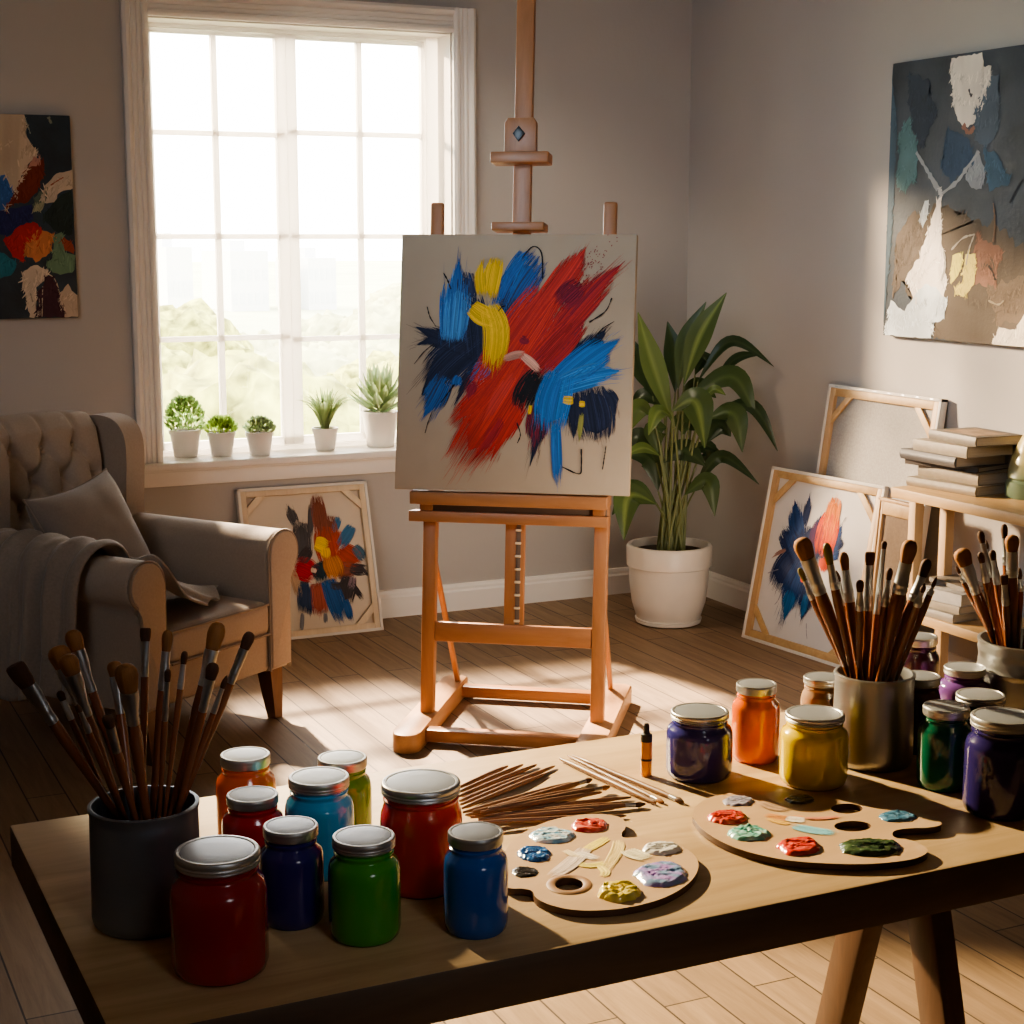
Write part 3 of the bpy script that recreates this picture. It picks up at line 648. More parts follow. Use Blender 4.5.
pa([(430, 330), (480, 350), (500, 420), (440, 470), (415, 420)], (.05, .085, .14), .02)
pa([(520, 200), (560, 190), (560, 330), (530, 380), (500, 360)], (.1, .13, .17), .015)
pa([(520, 380), (560, 400), (590, 470), (540, 490)], (.07, .13, .19), .015)
pa([(440, 148), (518, 134), (520, 170), (541, 168), (528, 240), (512, 298), (482, 327), (455, 310), (443, 240)], (.72, .66, .58))
pa([(478, 452), (505, 383), (527, 430), (517, 487), (490, 484)], (.3, .32, .34))
pa([(366, 585), (358, 560), (372, 515), (384, 512), (376, 560)], (.5, .55, .58), .006)
pa([(410, 498), (413, 560), (416, 640), (428, 720), (420, 762), (398, 742), (370, 735), (345, 777), (324, 708), (355, 660), (378, 600), (398, 540)], (.85, .78, .7))
pa([(285, 768), (320, 797), (350, 750), (372, 728), (400, 735), (427, 770), (420, 820), (391, 826), (388, 868), (270, 860)], (.62, .68, .72))
pa([(443, 655), (465, 648), (468, 690), (440, 727)], (.75, .66, .16), .006)
pa([(476, 653), (502, 650), (498, 730), (470, 762), (448, 745), (470, 715)], (.72, .6, .16), .006)
pa([(543, 880), (562, 840), (605, 843), (626, 808), (700, 830), (690, 900), (560, 900)], (.8, .72, .6))
pa([(700, 200), (800, 180), (830, 420), (740, 500)], (.1, .14, .19), .02)
pa([(750, 560), (800, 520), (850, 640), (790, 720)], (.6, .56, .5), .015)
for pts, w_, c in (([(350, 390), (380, 440), (406, 485)], 10, (.32, .34, .36)), ([(415, 497), (455, 465), (480, 430), (512, 388)], 9, (.36, .37, .38)), ([(410, 480), (412, 495), (414, 505)], 12, (.5, .5, .5)), ([(485, 228), (490, 245), (494, 240)], 5, (.05, .05, .06)), ([(535, 680), (545, 695), (553, 718)], 5, (.04, .035, .03)), ([(440, 640), (470, 610), (500, 600)], 4, (.4, .36, .3)), ([(500, 600), (485, 640), (478, 680)], 4, (.4, .36, .3)), ([(420, 640), (425, 680), (415, 720)], 5, (.4, .38, .34)), ([(590, 520), (610, 480), (625, 460)], 5, (.03, .035, .045)), ([(535, 770), (560, 780), (575, 770)], 4, (.3, .25, .17)), ([(548, 520), (552, 570), (548, 620)], 5, (.2, .13, .09)), ([(470, 320), (485, 340), (500, 325)], 10, (.3, .16, .12))):
    mk.line(z(*pts), w_, c)
mk.build('paint_layer', rp, M['paint'])

# ------------------------------------------------------------------ armchair
CH = thing('armchair', 'taupe wingback armchair with button-tufted back and rolled arms', 'armchair', (1.29, 4.84, 0), R(33.4))
CHM = Matrix.Translation((1.29, 4.84, 0)) @ Matrix.Rotation(R(33.4), 4, 'Z')
b = B(); box(b, (-.27, .008, .165), (.27, .82, .305), .02, 3); obj('seat_base', b, M['fabric'], CH)
b = B()
def cush(u, v):                                          # seat cushion, rounded box with a soft crown
    return None
box(b, (-.236, -.012, .29), (.236, .64, .40), .028, 4)
bmesh.ops.subdivide_edges(b, edges=[e for e in b.edges if e.calc_length() > .2], cuts=8, use_grid_fill=True)
for v in b.verts:
    if v.co.z > .37: v.co.z += .022*max(0, 1-(v.co.x/.236)**2)*max(0, 1-((v.co.y-.31)/.33)**2)
sc = obj('seat_cushion', b, M['fabric'], CH, 60)
b = B(); tube(b, [(-.225, -.008, .392), (.225, -.008, .392)], .005, 6); tube(b, [(-.225, -.012, .296), (.225, -.012, .296)], .005, 6); obj('cushion_piping', b, M['piping'], sc)
def arm_prof(s):
    p = [(.236, .165), (.236, .545)]
    p += [(.31+.074*math.cos(a), .548+.074*math.sin(a)) for a in [PI - k*PI*1.33/18 for k in range(0, 19)]][1:]
    p += [(.342, .46), (.336, .40), (.334, .165)]
    return [(x*s, zz) for x, zz in p]
for s in (-1, 1):
    pr = arm_prof(s); rot = Matrix(((1, 0, 0, 0), (0, 0, 1, 0), (0, 1, 0, 0), (0, 0, 0, 1)))
    b = B(); prism(b, pr, .004, .70, .012, rot, 3); a = obj('arm', b, M['fabric'], CH, 50)
    b = B(); ce = (sum(p[0] for p in pr)/len(pr), sum(p[1] for p in pr)/len(pr))
    pin = [(ce[0]+(x-ce[0])*.93, ce[1]+(zz-ce[1])*.965) for x, zz in pr]
    prism(b, pin, -.010, .02, .006, rot, 3); fp = obj('arm_front', b, M['fabric'], a, 50)
    b = B(); tube(b, [(x, -.003, zz) for x, zz in [(ce[0]+(x-ce[0])*.985, ce[1]+(zz-ce[1])*.99) for x, zz in pr]], .0042, 6); obj('arm_piping', b, M['piping'], a)
# tufted back
btn = []
for r_, zz in enumerate((.575, .67, .765, .86)):
    n = 4 if r_ % 2 == 0 else 3
    for k in range(n): btn.append(((k-(n-1)/2)*.135, zz))
def backf(u, v):
    x = (u-.5)*.51; zz = .36+v*.605
    d = 1.0
    puff = .055
    dist = min(math.hypot((x-bx)/1.0, (zz-bz)/1.0) for bx, bz in btn)
    dip = .032*math.exp(-(dist/.028)**2)
    g = 0
    if zz > .845:                                        # vertical pleats above the top row
        for k in range(3):
            g = max(g, math.exp(-((x-(k-1)*.135)/.012)**2)*min(1, (zz-.84)/.04))
    else:
        for i, (bx, bz) in enumerate(btn):               # diagonal pleats between buttons
            for cx, cz in btn[i+1:]:
                if .05 < abs(cz-bz) < .13 and abs(cx-bx) < .09:
                    a_ = V((bx, bz)); c_ = V((cx, cz)); q = V((x, zz)); t = max(0, min(1, (q-a_).dot(c_-a_)/(c_-a_).length_squared))
                    g = max(g, math.exp(-((q-a_.lerp(c_, t)).length/.011)**2))
    edge = max(0, 1-abs(u-.5)*2); edge = min(1, edge/.12)**.5
    top = min(1, max(0, (1-v))/.08)**.5
    y = .665 + (zz-.36)*.2 - puff*edge*top + dip + .014*g
    zz2 = zz - .012*(1-edge) + .012*(1-((u-.5)*2)**2)*v
    return V((x, y, zz2))
b = B(); gr = grid(b, backf, 70, 90); 
back = [[b.verts.new((v.co.x, .665+(j/89*.605)*.2+.05, v.co.z)) for j, v in enumerate(col_)] for col_ in gr]
nu, nv = 70, 90
for i in range(nu-1):
    b.faces.new((gr[i][nv-1], gr[i+1][nv-1], back[i+1][nv-1], back[i][nv-1])); b.faces.new((gr[i][0], back[i][0], back[i+1][0], gr[i+1][0]))
    for j in range(nv-1): b.faces.new((back[i][j], back[i][j+1], back[i+1][j+1], back[i+1][j]))
for j in range(nv-1):
    b.faces.new((gr[0][j], gr[0][j+1], back[0][j+1], back[0][j])); b.faces.new((gr[nu-1][j], back[nu-1][j], back[nu-1][j+1], gr[nu-1][j+1]))
bk = obj('backrest', b, M['fabric'], CH, 70)
for bx, bz in btn:
    p = backf(bx/.51+.5, (bz-.36)/.605); b = B(); lathe(b, [(0, .009), (.006, .008), (.010, .003), (.0105, -.004)], 12, Matrix.Translation(p+V((0, -.001, 0))) @ Matrix.Rotation(R(90), 4, 'X')); obj('button', b, M['fabric'], bk)
# wings: curved side panels
for s in (-1, 1):
    pr = [(.87, .42), (.87, .86), (.86, .915), (.82, .945), (.74, .955), (.675, .945), (.635, .915), (.616, .87), (.613, .80), (.618, .72), (.622, .62), (.61, .55), (.60, .42)]
    q = [(p.x, p.y) for p in spline([(y, zz, 0) for y, zz in pr], 60)]
    b = B(); prism(b, q, .252, .338, .016, Matrix(((0, 0, s, 0), (1, 0, 0, 0), (0, 1, 0, 0), (0, 0, 0, 1))), 4); obj('wing', b, M['fabric'], CH, 50)
for sx in (-1, 1):
    for y in (.045, .78):
        b = B(); k = -.02 if y < .3 else .03
        vs = []
        for zz, w_, off in ((.17, .030, 0), (.08, .024, k*.5), (0, .017, k)):
            vs.append([b.verts.new((sx*.285+dx*w_, y+off+dy*w_, zz)) for dx, dy in ((-1, -1), (1, -1), (1, 1), (-1, 1))])
        for a_, c_ in zip(vs, vs[1:]):
            for i in range(4): b.faces.new((a_[i], a_[(i+1) % 4], c_[(i+1) % 4], c_[i]))
        b.faces.new(vs[0]); b.faces.new(vs[-1][::-1]); obj('leg', b, M['dleg'], CH)

# throw pillow
pm = CHM @ Matrix.Translation((-.075, .445, .60)) @ Matrix.Rotation(R(4), 4, 'Z') @ Matrix.Rotation(R(-24), 4, 'X') @ Matrix.Rotation(R(-7), 4, 'Y')
pl = thing('throw_pillow', 'grey square cushion propped against the armchair back', 'cushion', mat=pm)
b = B(); S = .2
for sg in (-1, 1):
    def pf(u, v, sg=sg):
        x = u*2-1; zz = v*2-1
        k = (max(0, 1-x**4)*max(0, 1-zz**4))**.55
        pin = 1-.11*(1-abs(zz)**2)*abs(x)**3; pin2 = 1-.11*(1-abs(x)**2)*abs(zz)**3
        wr = .004*noise.noise(V((x*3, zz*3, sg*5)))
        return V((x*S*pin, sg*(.075*k+wr*k), zz*S*pin2))
    grid(b, pf, 40, 40)
bmesh.ops.remove_doubles(b, verts=b.verts, dist=.0005); ob = obj('pillow_cover', b, M['pillow'], pl, 80)
b = B(); edge = [pf(t, 0) for t in [i/20 for i in range(21)]] + [pf(1, t) for t in [i/20 for i in range(21)]] + [pf(1-t, 1) for t in [i/20 for i in range(21)]] + [pf(0, 1-t) for t in [i/20 for i in range(21)]]
tube(b, edge, .003, 6); obj('cushion_seam', b, M['piping'], pl)

# throw blanket over the near arm
tb = thing('throw_blanket', 'grey wool throw draped over the near chair arm and onto the seat', 'blanket', (1.29, 4.84, 0), R(33.4))
path = [(-.222, .44), (-.222, .50), (-.224, .55)]
path += [(-.31+.089*math.cos(a), .548+.089*math.sin(a)) for a in [k*PI/10 for k in range(1, 11)]]
path += [(-.402, .50), (-.403, .42), (-.406, .34), (-.41, .26), (-.413, .19)]
pp = [V((x, 0, zz)) for x, zz in path]
def thf(u, v):
    k = u*(len(pp)-1); i = min(int(k), len(pp)-2); p = pp[i].lerp(pp[i+1], k-i)
    t = (pp[min(i+1, len(pp)-1)]-pp[max(i-0, 0)]).normalized(); n = V((t.z, 0, -t.x))*-1
    if n.x*(p.x+.31) + n.z*(p.z-.5) < 0: n = -n
    y0 = .17 - .035*math.sin(u*3) + .03*u; y1 = .575+.015*math.sin(u*4); y = y0+(y1-y0)*v
    hang = min(1, u*1.2)
    f = abs(math.sin(v*12.5+u*2.2+.6*math.sin(u*4)))**1.3*.62+(math.sin(v*37+1.3-u*5)*.5+.5)**2*.3+.2*noise.noise(V((v*9, u*5, 0)))
    amp = .010+.034*hang
    fold = .02*math.exp(-((v-.03)/.05)**2)
    zz = p.z + (0.02*math.sin(v*7) if u > .9 else 0)
    q = V((p.x, y, zz)) + n*(.007+amp*max(0, f)*min(1, v*8+.2)+fold*.5)
    return q
b = B(); grid(b, thf, 90, 90)
bm_r = b; 
o = obj('arm_drape', b, M['throw'], tb, 80)
md = o.modifiers.new('thick', 'SOLIDIFY'); md.thickness = .006; md.offset = 1
def thg(u, v):                                            # end lying on the seat
    a = V((-.213, .03+.40*v, 0)); e = V((-.05+.25*v, .0+.17*v+.02*math.sin(v*9), 0)); p = a.lerp(e, u)
    zz = .413+.022*max(0, 1-(p.x/.236)**2)*max(0, 1-((p.y-.31)/.33)**2)
    f = (math.sin(v*17+u*1.5)*.5+.5)*.022*(1-.3*u)+.006*math.sin(u*9+v*5)+.006
    zz += f + .17*(1-u)**1.7
    return V((p.x, p.y, zz))
b = B(); grid(b, thg, 40, 60); o = obj('seat_end', b, M['throw'], tb, 80)
md = o.modifiers.new('thick', 'SOLIDIFY'); md.thickness = .006; md.offset = 1
# ------------------------------------------------------------------ plants
def leaf(bm, cols, pts, width, up=(0, 0, 1), fold=.18, n=14, c0=(.05, .13, .03), c1=(.1, .22, .05), peak=.45, rng=random):
    m = 7; P = [bez(pts, i/(n-1)) for i in range(n)]; rows = []
    for i, p in enumerate(P):
        t = i/(n-1); d = (P[min(i+1, n-1)]-P[max(i-1, 0)]).normalized()
        s = d.cross(V(up))
        if s.length < .05: s = d.cross(V((.3, -.9, 0)))
        s.normalize(); nn = s.cross(d).normalized()
        a = math.log(.5)/math.log(peak); w = width/2*max(.02, math.sin(PI*min(.995, max(.005, t))**a))**.85
        row = []
        for j in range(m):
            o = j/(m-1)*2-1
            row.append(bm.verts.new(p+s*o*w+nn*(fold*w*(abs(o)-.5)+.006*math.sin(o*9+t*5)*w*4)))
            k = max(0, 1-abs(o)*5)*.8 + .35*abs(math.sin(abs(o)*7+t*2))*.3
            cols.append(tuple(a_*(1-k)+b_*k for a_, b_ in zip(c0, c1)))
        rows.append(row)
    for a_, b_ in zip(rows, rows[1:]):
        for j in range(m-1): bm.faces.new((a_[j], a_[j+1], b_[j+1], b_[j]))
def pot_shape(r, h, rim=.16, foot=.75, wall=.09):
    return [(0, .004*1), (r*foot*.96, 0), (r*foot, h*.03), (r*.97, h*(1-rim)), (r*1.03, h*(1-rim)), (r*1.04, h*.99), (r*1.02, h), (r*.93, h), (r*.9, h*.9), (0, h*.9)]

# big plant in the corner
pf_ = onz(668, 629, 0); dh = hdir(pf_); PR = .168
pc = pf_ + dh*.125
plant = thing('potted_plant', 'tall leafy green plant in a big white pot in the room corner', 'plant', (pc.x, pc.y, 0))
b = B(); ph = .325
lathe(b, [(0, .012), (.118, .012), (.128, .02), (.150, .09), (.160, .17), (.162, .235), (.170, .238), (.172, .24), (.174, .315), (.168, .325), (.156, .325), (.152, .29), (0, .285)], 56); obj('pot', b, M['ceramic'], plant)
b = B(); lathe(b, [(0, 0), (.118, 0), (.132, .006), (.136, .022), (.128, .022), (.12, .012), (0, .012)], 48); obj('saucer', b, M['ceramic'], plant)
b = B(); lathe(b, [(.1525, .28), (.153, .293), (.1, .299), (0, .302)], 32); obj('soil', b, M['soil'], plant)
zp = lambda x, y: (600+x/2.845, 280+y/2.845)
nrm = V((dh.x, dh.y, 0))
def pl3(x, y, off):
    q = onp(*zp(x, y), pc+dh*off, nrm); return q - V((pc.x, pc.y, 0))
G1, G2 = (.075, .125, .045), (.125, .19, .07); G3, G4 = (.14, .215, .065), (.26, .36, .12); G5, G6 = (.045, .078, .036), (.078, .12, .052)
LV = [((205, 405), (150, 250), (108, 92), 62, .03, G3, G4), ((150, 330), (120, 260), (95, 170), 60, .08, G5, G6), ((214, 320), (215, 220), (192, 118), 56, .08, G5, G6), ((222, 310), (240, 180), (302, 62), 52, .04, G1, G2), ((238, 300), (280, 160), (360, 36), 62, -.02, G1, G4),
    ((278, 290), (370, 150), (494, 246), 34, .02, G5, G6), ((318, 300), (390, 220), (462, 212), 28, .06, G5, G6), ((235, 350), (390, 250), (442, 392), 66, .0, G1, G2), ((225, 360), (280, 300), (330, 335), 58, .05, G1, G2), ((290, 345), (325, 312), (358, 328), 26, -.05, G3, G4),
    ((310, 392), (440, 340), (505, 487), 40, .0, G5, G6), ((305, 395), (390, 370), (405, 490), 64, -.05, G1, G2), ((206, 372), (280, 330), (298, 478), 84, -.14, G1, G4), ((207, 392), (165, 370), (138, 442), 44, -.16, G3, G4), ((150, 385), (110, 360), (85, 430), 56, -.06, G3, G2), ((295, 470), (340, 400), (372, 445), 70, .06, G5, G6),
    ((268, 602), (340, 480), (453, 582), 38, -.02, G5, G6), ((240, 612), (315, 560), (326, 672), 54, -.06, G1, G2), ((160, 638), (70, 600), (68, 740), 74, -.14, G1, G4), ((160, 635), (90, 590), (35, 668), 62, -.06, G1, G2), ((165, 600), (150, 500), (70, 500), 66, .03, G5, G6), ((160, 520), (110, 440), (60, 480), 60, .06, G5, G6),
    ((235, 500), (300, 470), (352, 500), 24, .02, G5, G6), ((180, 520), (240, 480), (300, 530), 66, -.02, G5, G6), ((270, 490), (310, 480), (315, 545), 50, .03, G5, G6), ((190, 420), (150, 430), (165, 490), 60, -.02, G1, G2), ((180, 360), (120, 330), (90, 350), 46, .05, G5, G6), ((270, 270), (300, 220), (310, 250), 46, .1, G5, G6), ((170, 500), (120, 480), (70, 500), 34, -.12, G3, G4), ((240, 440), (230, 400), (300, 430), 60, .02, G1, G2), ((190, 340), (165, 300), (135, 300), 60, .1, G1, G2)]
rg = random.Random(4)
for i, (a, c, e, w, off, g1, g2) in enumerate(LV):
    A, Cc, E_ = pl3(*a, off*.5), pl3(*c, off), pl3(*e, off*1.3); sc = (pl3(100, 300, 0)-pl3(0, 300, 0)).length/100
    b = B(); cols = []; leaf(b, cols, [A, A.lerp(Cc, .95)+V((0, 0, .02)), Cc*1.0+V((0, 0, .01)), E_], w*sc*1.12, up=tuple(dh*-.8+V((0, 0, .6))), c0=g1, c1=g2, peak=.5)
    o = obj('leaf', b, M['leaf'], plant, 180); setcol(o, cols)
    foot = V((rg.uniform(-.05, .05), rg.uniform(-.05, .05), .296)); md_ = foot.lerp(A, .6); md_.x = foot.x+(A.x-foot.x)*.35; md_.y = foot.y+(A.y-foot.y)*.35
    b = B(); tube(b, [bez([foot, md_, A], t/8) for t in range(9)], [.0065-.003*t/8 for t in range(9)], 6); obj('stem', b, M['stem'], plant)

# five sill pots
def sill(px, yb, w, rimy, label, builder, seed, cat='plant'):
    f = onz(px, yb, .70); d = hdir(f); dist = (f-CAMP).length; r = w/2*dist/FPX; c = f+d*r*.72
    tp = onp(px, rimy, c-d*r, (d.x, d.y, 0)); h = tp.z-.70
    t = thing('potted_succulent' if 'succulent' in label else 'potted_plant', label, cat, (c.x, c.y, .70), 0, 'little pots on the window sill')
    b = B(); lathe(b, pot_shape(r, h), 36); obj('pot', b, M['ceramic'], t)
    b = B(); lathe(b, [(r*.915, h*.88), (r*.91, h*.93), (0, h*.94)], 24); obj('soil', b, M['soil'], t)
    b = B(); cols = []; builder(b, cols, r, h, random.Random(seed)); o = obj('foliage', b, M['small_leaf'], t, 180); setcol(o, cols)
def bushy(hh, ww, n, L, gc=((.3, .46, .15), (.5, .62, .3)), wd=.4, base=0.0):
    def f(b, cols, r, h, rg):
        R_ = r*ww
        for k in range(n):
            a = rg.uniform(0, 2*PI); t = rg.random()**.8; env = math.sin(PI*(.30+.62*t))**.7 if base == 0 else math.cos(t*1.2)
            rr = R_*env*math.sqrt(rg.random())**.6; z_ = h*.95+hh*t
            p = V((rr*math.cos(a), rr*math.sin(a), z_)); d = (V((math.cos(a), math.sin(a), 0))*(rr/R_)*rg.uniform(.3, 1)+V((0, 0, .55+.6*t*rg.random()))).normalized()
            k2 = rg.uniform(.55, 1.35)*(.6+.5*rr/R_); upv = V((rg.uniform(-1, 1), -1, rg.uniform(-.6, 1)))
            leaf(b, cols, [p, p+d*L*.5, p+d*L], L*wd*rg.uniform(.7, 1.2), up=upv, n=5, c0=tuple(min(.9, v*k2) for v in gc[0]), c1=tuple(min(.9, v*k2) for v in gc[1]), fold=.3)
    return f
def grassy(L, n, w, long_=False):
    def f(b, cols, r, h, rg):
        for k in range(n):
            a = rg.uniform(0, 2*PI); e = rg.random()**.7; l = L*rg.uniform(.75, 1.05); d = V((math.cos(a), math.sin(a), 0)); p = V((0, 0, h*.93))+d*r*.3*rg.random()
            q = p+V((0, 0, l*.75))+d*l*e*.3; t = p+d*l*e*.72+V((0, 0, l*(1-e*.38)))
            leaf(b, cols, [p, q, t], w*rg.uniform(.8, 1.2), n=8, c0=(.36, .46, .2), c1=(.52, .6, .32), fold=.4, peak=.3)
        if long_:
            s = cr*.085; p = V((0, 0, h*.93)); leaf(b, cols, [p, p+cr*.04+V((0, 0, .075)), p+cr*.105+V((0, 0, .062))], .006, n=10, c0=(.36, .46, .2), c1=(.52, .6, .32))
    return f
def aloe(L, n, w):
    def f(b, cols, r, h, rg):
        for k in range(n):
            t = k/n; a = k*2.39996; d = V((math.cos(a), math.sin(a), 0)); e = 1-t; l = L*(.5+.2*e)
            p = V((0, 0, h*.93+L*.42*t))+d*r*.12
            leaf(b, cols, [p, p+d*l*.4*(.5+e)+V((0, 0, l*.25)), p+d*l*(.25+.62*e)+V((0, 0, l*(.45+.5*t)))], w, n=8, c0=(.3, .4, .2), c1=(.45, .53, .32), fold=.5, peak=.35)
    return f
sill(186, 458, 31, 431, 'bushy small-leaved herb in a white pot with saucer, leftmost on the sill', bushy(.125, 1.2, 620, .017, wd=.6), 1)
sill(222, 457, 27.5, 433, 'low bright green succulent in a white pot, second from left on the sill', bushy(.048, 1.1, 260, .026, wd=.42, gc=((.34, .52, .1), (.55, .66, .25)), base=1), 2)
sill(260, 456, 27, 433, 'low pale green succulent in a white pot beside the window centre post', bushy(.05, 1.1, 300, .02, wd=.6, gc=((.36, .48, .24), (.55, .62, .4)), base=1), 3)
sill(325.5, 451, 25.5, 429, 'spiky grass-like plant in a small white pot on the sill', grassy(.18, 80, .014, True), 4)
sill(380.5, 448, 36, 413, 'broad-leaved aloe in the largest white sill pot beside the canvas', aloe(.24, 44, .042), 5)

# ------------------------------------------------------------------ bookshelf, books, vase
SX = 3.455; SY1 = 4.352; SY0 = 3.15; SZ = .727
sh = thing('bookshelf', 'low open pine bookshelf standing against the right wall', 'shelf', (3.6, 3.8, 0))
def shl(name, lo, hi, mat, bev=.004):
    b = B(); o_ = V((3.6, 3.8, 0)); box(b, V(lo)-o_, V(hi)-o_, bev); return obj(name, b, M[mat], sh)
shl('top_board', (SX, SY0, SZ-.035), (RX-.022, SY1, SZ), 'pine'); lz = onx(978, 632, SX+.02).z
shl('shelf_board', (SX+.01, SY0+.03, lz-.033), (RX-.03, onx(914, 612, SX+.01).y, lz), 'pine')
for y in (4.245, 3.2):
    shl('post', (SX+.005, y-.018, 0), (SX+.041, y+.018, SZ-.034), 'pinez'); shl('post', (SX+.135, y-.018, 0), (SX+.171, y+.018, SZ-.034), 'pinez')
def book(label, group, corner, size, rot, z0, cover, spine_round=0, cover2=None, cat='book'):
    """corner = the point of the near lower corner; spine faces the room"""
    w, l, t = size; m = Matrix.Translation((corner[0], corner[1], z0)) @ Matrix.Rotation(rot, 4, 'Z')
    k = thing('book', label, cat, mat=m, group=group); c = plain('book_cover', tuple(v*.5 for v in cover), .55, bump=.15, bscale=200, var=.08, vscale=40)
    b = B(); box(b, (.004, .003, .0025), (w-.004, l-.003, t-.0025)); obj('pages', b, M['paper'], k, smooth=False)
    b = B(); box(b, (0, 0, 0), (w, l, .0026), .0006); box(b, (0, 0, t-.0026), (w, l, t), .0006)
    n = 8; pts = [(-.006*spine_round*math.sin(PI*i/n), t*i/n) for i in range(n+1)] + [(.0035, t), (.0035, 0)]
    prism(b, pts, 0, l, 0, Matrix(((1, 0, 0, 0), (0, 0, 1, 0), (0, 1, 0, 0), (0, 0, 0, 1)))); obj('cover', b, c, k)
    if cover2:
        b = B(); box(b, (.03, .035, t), (w-.03, l-.035, t+.0004)); obj('cover_panel', b, plain('printed_panel', cover2, .5, var=.5, vscale=18), k)
    return t
zz_ = SZ; g = 'books stacked on top of the pine bookshelf'
zb = lambda x, y: (888+x/7.11, 400+y/7.11)
for lab, (cx, cy), t, w, l, rot, col_, rd, c2 in (
    ('cream book at the bottom of the stack on the bookshelf top', (625, 690), .030, .195, .30, 7, (.55, .46, .34), 1, None),
    ('pale tan thick book second from bottom of the bookshelf-top stack', (640, 612), .037, .20, .275, 4, (.5, .4, .27), .4, None),
    ('thin dark-covered book pushed right in the middle of the bookshelf-top stack', (640, 520), .017, .20, .29, 14, (.15, .12, .1), 0, None),
    ('grey book with a rounded spine jutting left from the bookshelf-top stack', (480, 485), .034, .215, .27, 1, (.2, .19, .19), 1.2, None),
    ('cream thick book second from top of the bookshelf-top stack', (560, 418), .037, .205, .25, 3, (.55, .47, .36), .4, None),
    ('brown patterned book on top of the bookshelf stack', (625, 335), .030, .19, .245, -3, (.36, .31, .25), .6, (.33, .22, .13))):
    p = onz(*zb(cx, cy), zz_); zz_ += book(lab, g, (p.x, p.y), (w, l, t), R(rot), zz_+.0003, col_, rd, c2)+.0006
zz_ = lz; g = 'books lying on the lower board of the pine bookshelf'; zb2 = lambda x, y: (880+x/7.11, 500+y/7.11)
for lab, (cx, cy), t, w, l, rot, col_, rd in (
    ('pale book at the bottom of the lower-shelf pile', (520, 880), .028, .115, .205, 5, (.6, .53, .44), .5), ('mottled cream book second up in the lower-shelf pile', (562, 820), .026, .115, .2, 3, (.55, .47, .36), .2),
    ('thick white book third up in the lower-shelf pile', (575, 765), .04, .11, .19, 6, (.78, .75, .7), 0), ('thin grey-brown book topmost in the lower-shelf pile', (600, 660), .016, .11, .19, -4, (.33, .29, .24), 0)):
    p = onz(*zb2(cx, cy), zz_); zz_ += book(lab, g, (p.x, p.y), (w, l, t), R(rot), zz_+.0003, col_, rd)+.0006
p = onz(1033, 497, SZ)
vs_ = thing('vase', 'green and ochre glazed pottery vase on the bookshelf beside the books', 'vase', (p.x, p.y, SZ))
b = B(); pr = [(0, 0), (.085, 0), (.088, .01), (.088, .05), (.080, .058), (.084, .066), (.08, .09), (.07, .13), (.055, .17), (.04, .2), (.03, .22), (.034, .24), (.03, .24), (.025, .22), (0, .2)]
lathe(b, pr, 40); o = obj('vase_body', b, M['vase'], vs_)
def vc(z):
    k = min(1, max(0, (z-.05)/.1)); return tuple(a*(1-k)+c*k for a, c in zip((.12, .17, .11), (.5, .42, .17)))
setcol(o, [vc(v.co.z+.02*noise.noise(v.co*25)) for v in o.data.vertices])

# ------------------------------------------------------------------ work table
TX0, TX1, TY0, TY1, TT = .296, 2.42, 1.571, 2.248, .06
tab = thing('work_table', 'long dark wooden trestle table holding the paints in the foreground', 'table', (1.35, 1.91, 0))
o_ = V((1.35, 1.91, 0))
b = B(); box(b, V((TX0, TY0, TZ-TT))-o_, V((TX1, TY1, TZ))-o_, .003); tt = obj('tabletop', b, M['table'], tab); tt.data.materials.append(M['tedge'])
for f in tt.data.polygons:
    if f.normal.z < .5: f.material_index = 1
for x in (1.575,):
    for sg in (-1, 1):
        a_ = V((x, 1.925+.03*sg, TZ-TT))-o_; c_ = V((x, 1.925+.215*sg, 0))-o_
        b = B(); bar(b, c_+V((0, 0, 0)), a_, .04, .062, .004, up=(0, 1, 0)); obj('leg', b, M['tleg'], tab)
for x in (2.28, .46):
    for sg in (-1, 1):
        a_ = V((x, 1.925+.03*sg, TZ-TT))-o_; c_ = V((x, 1.925+.215*sg, 0))-o_
        b = B(); bar(b, c_, a_, .04, .062, .004, up=(0, 1, 0)); obj('leg', b, M['tleg'], tab)

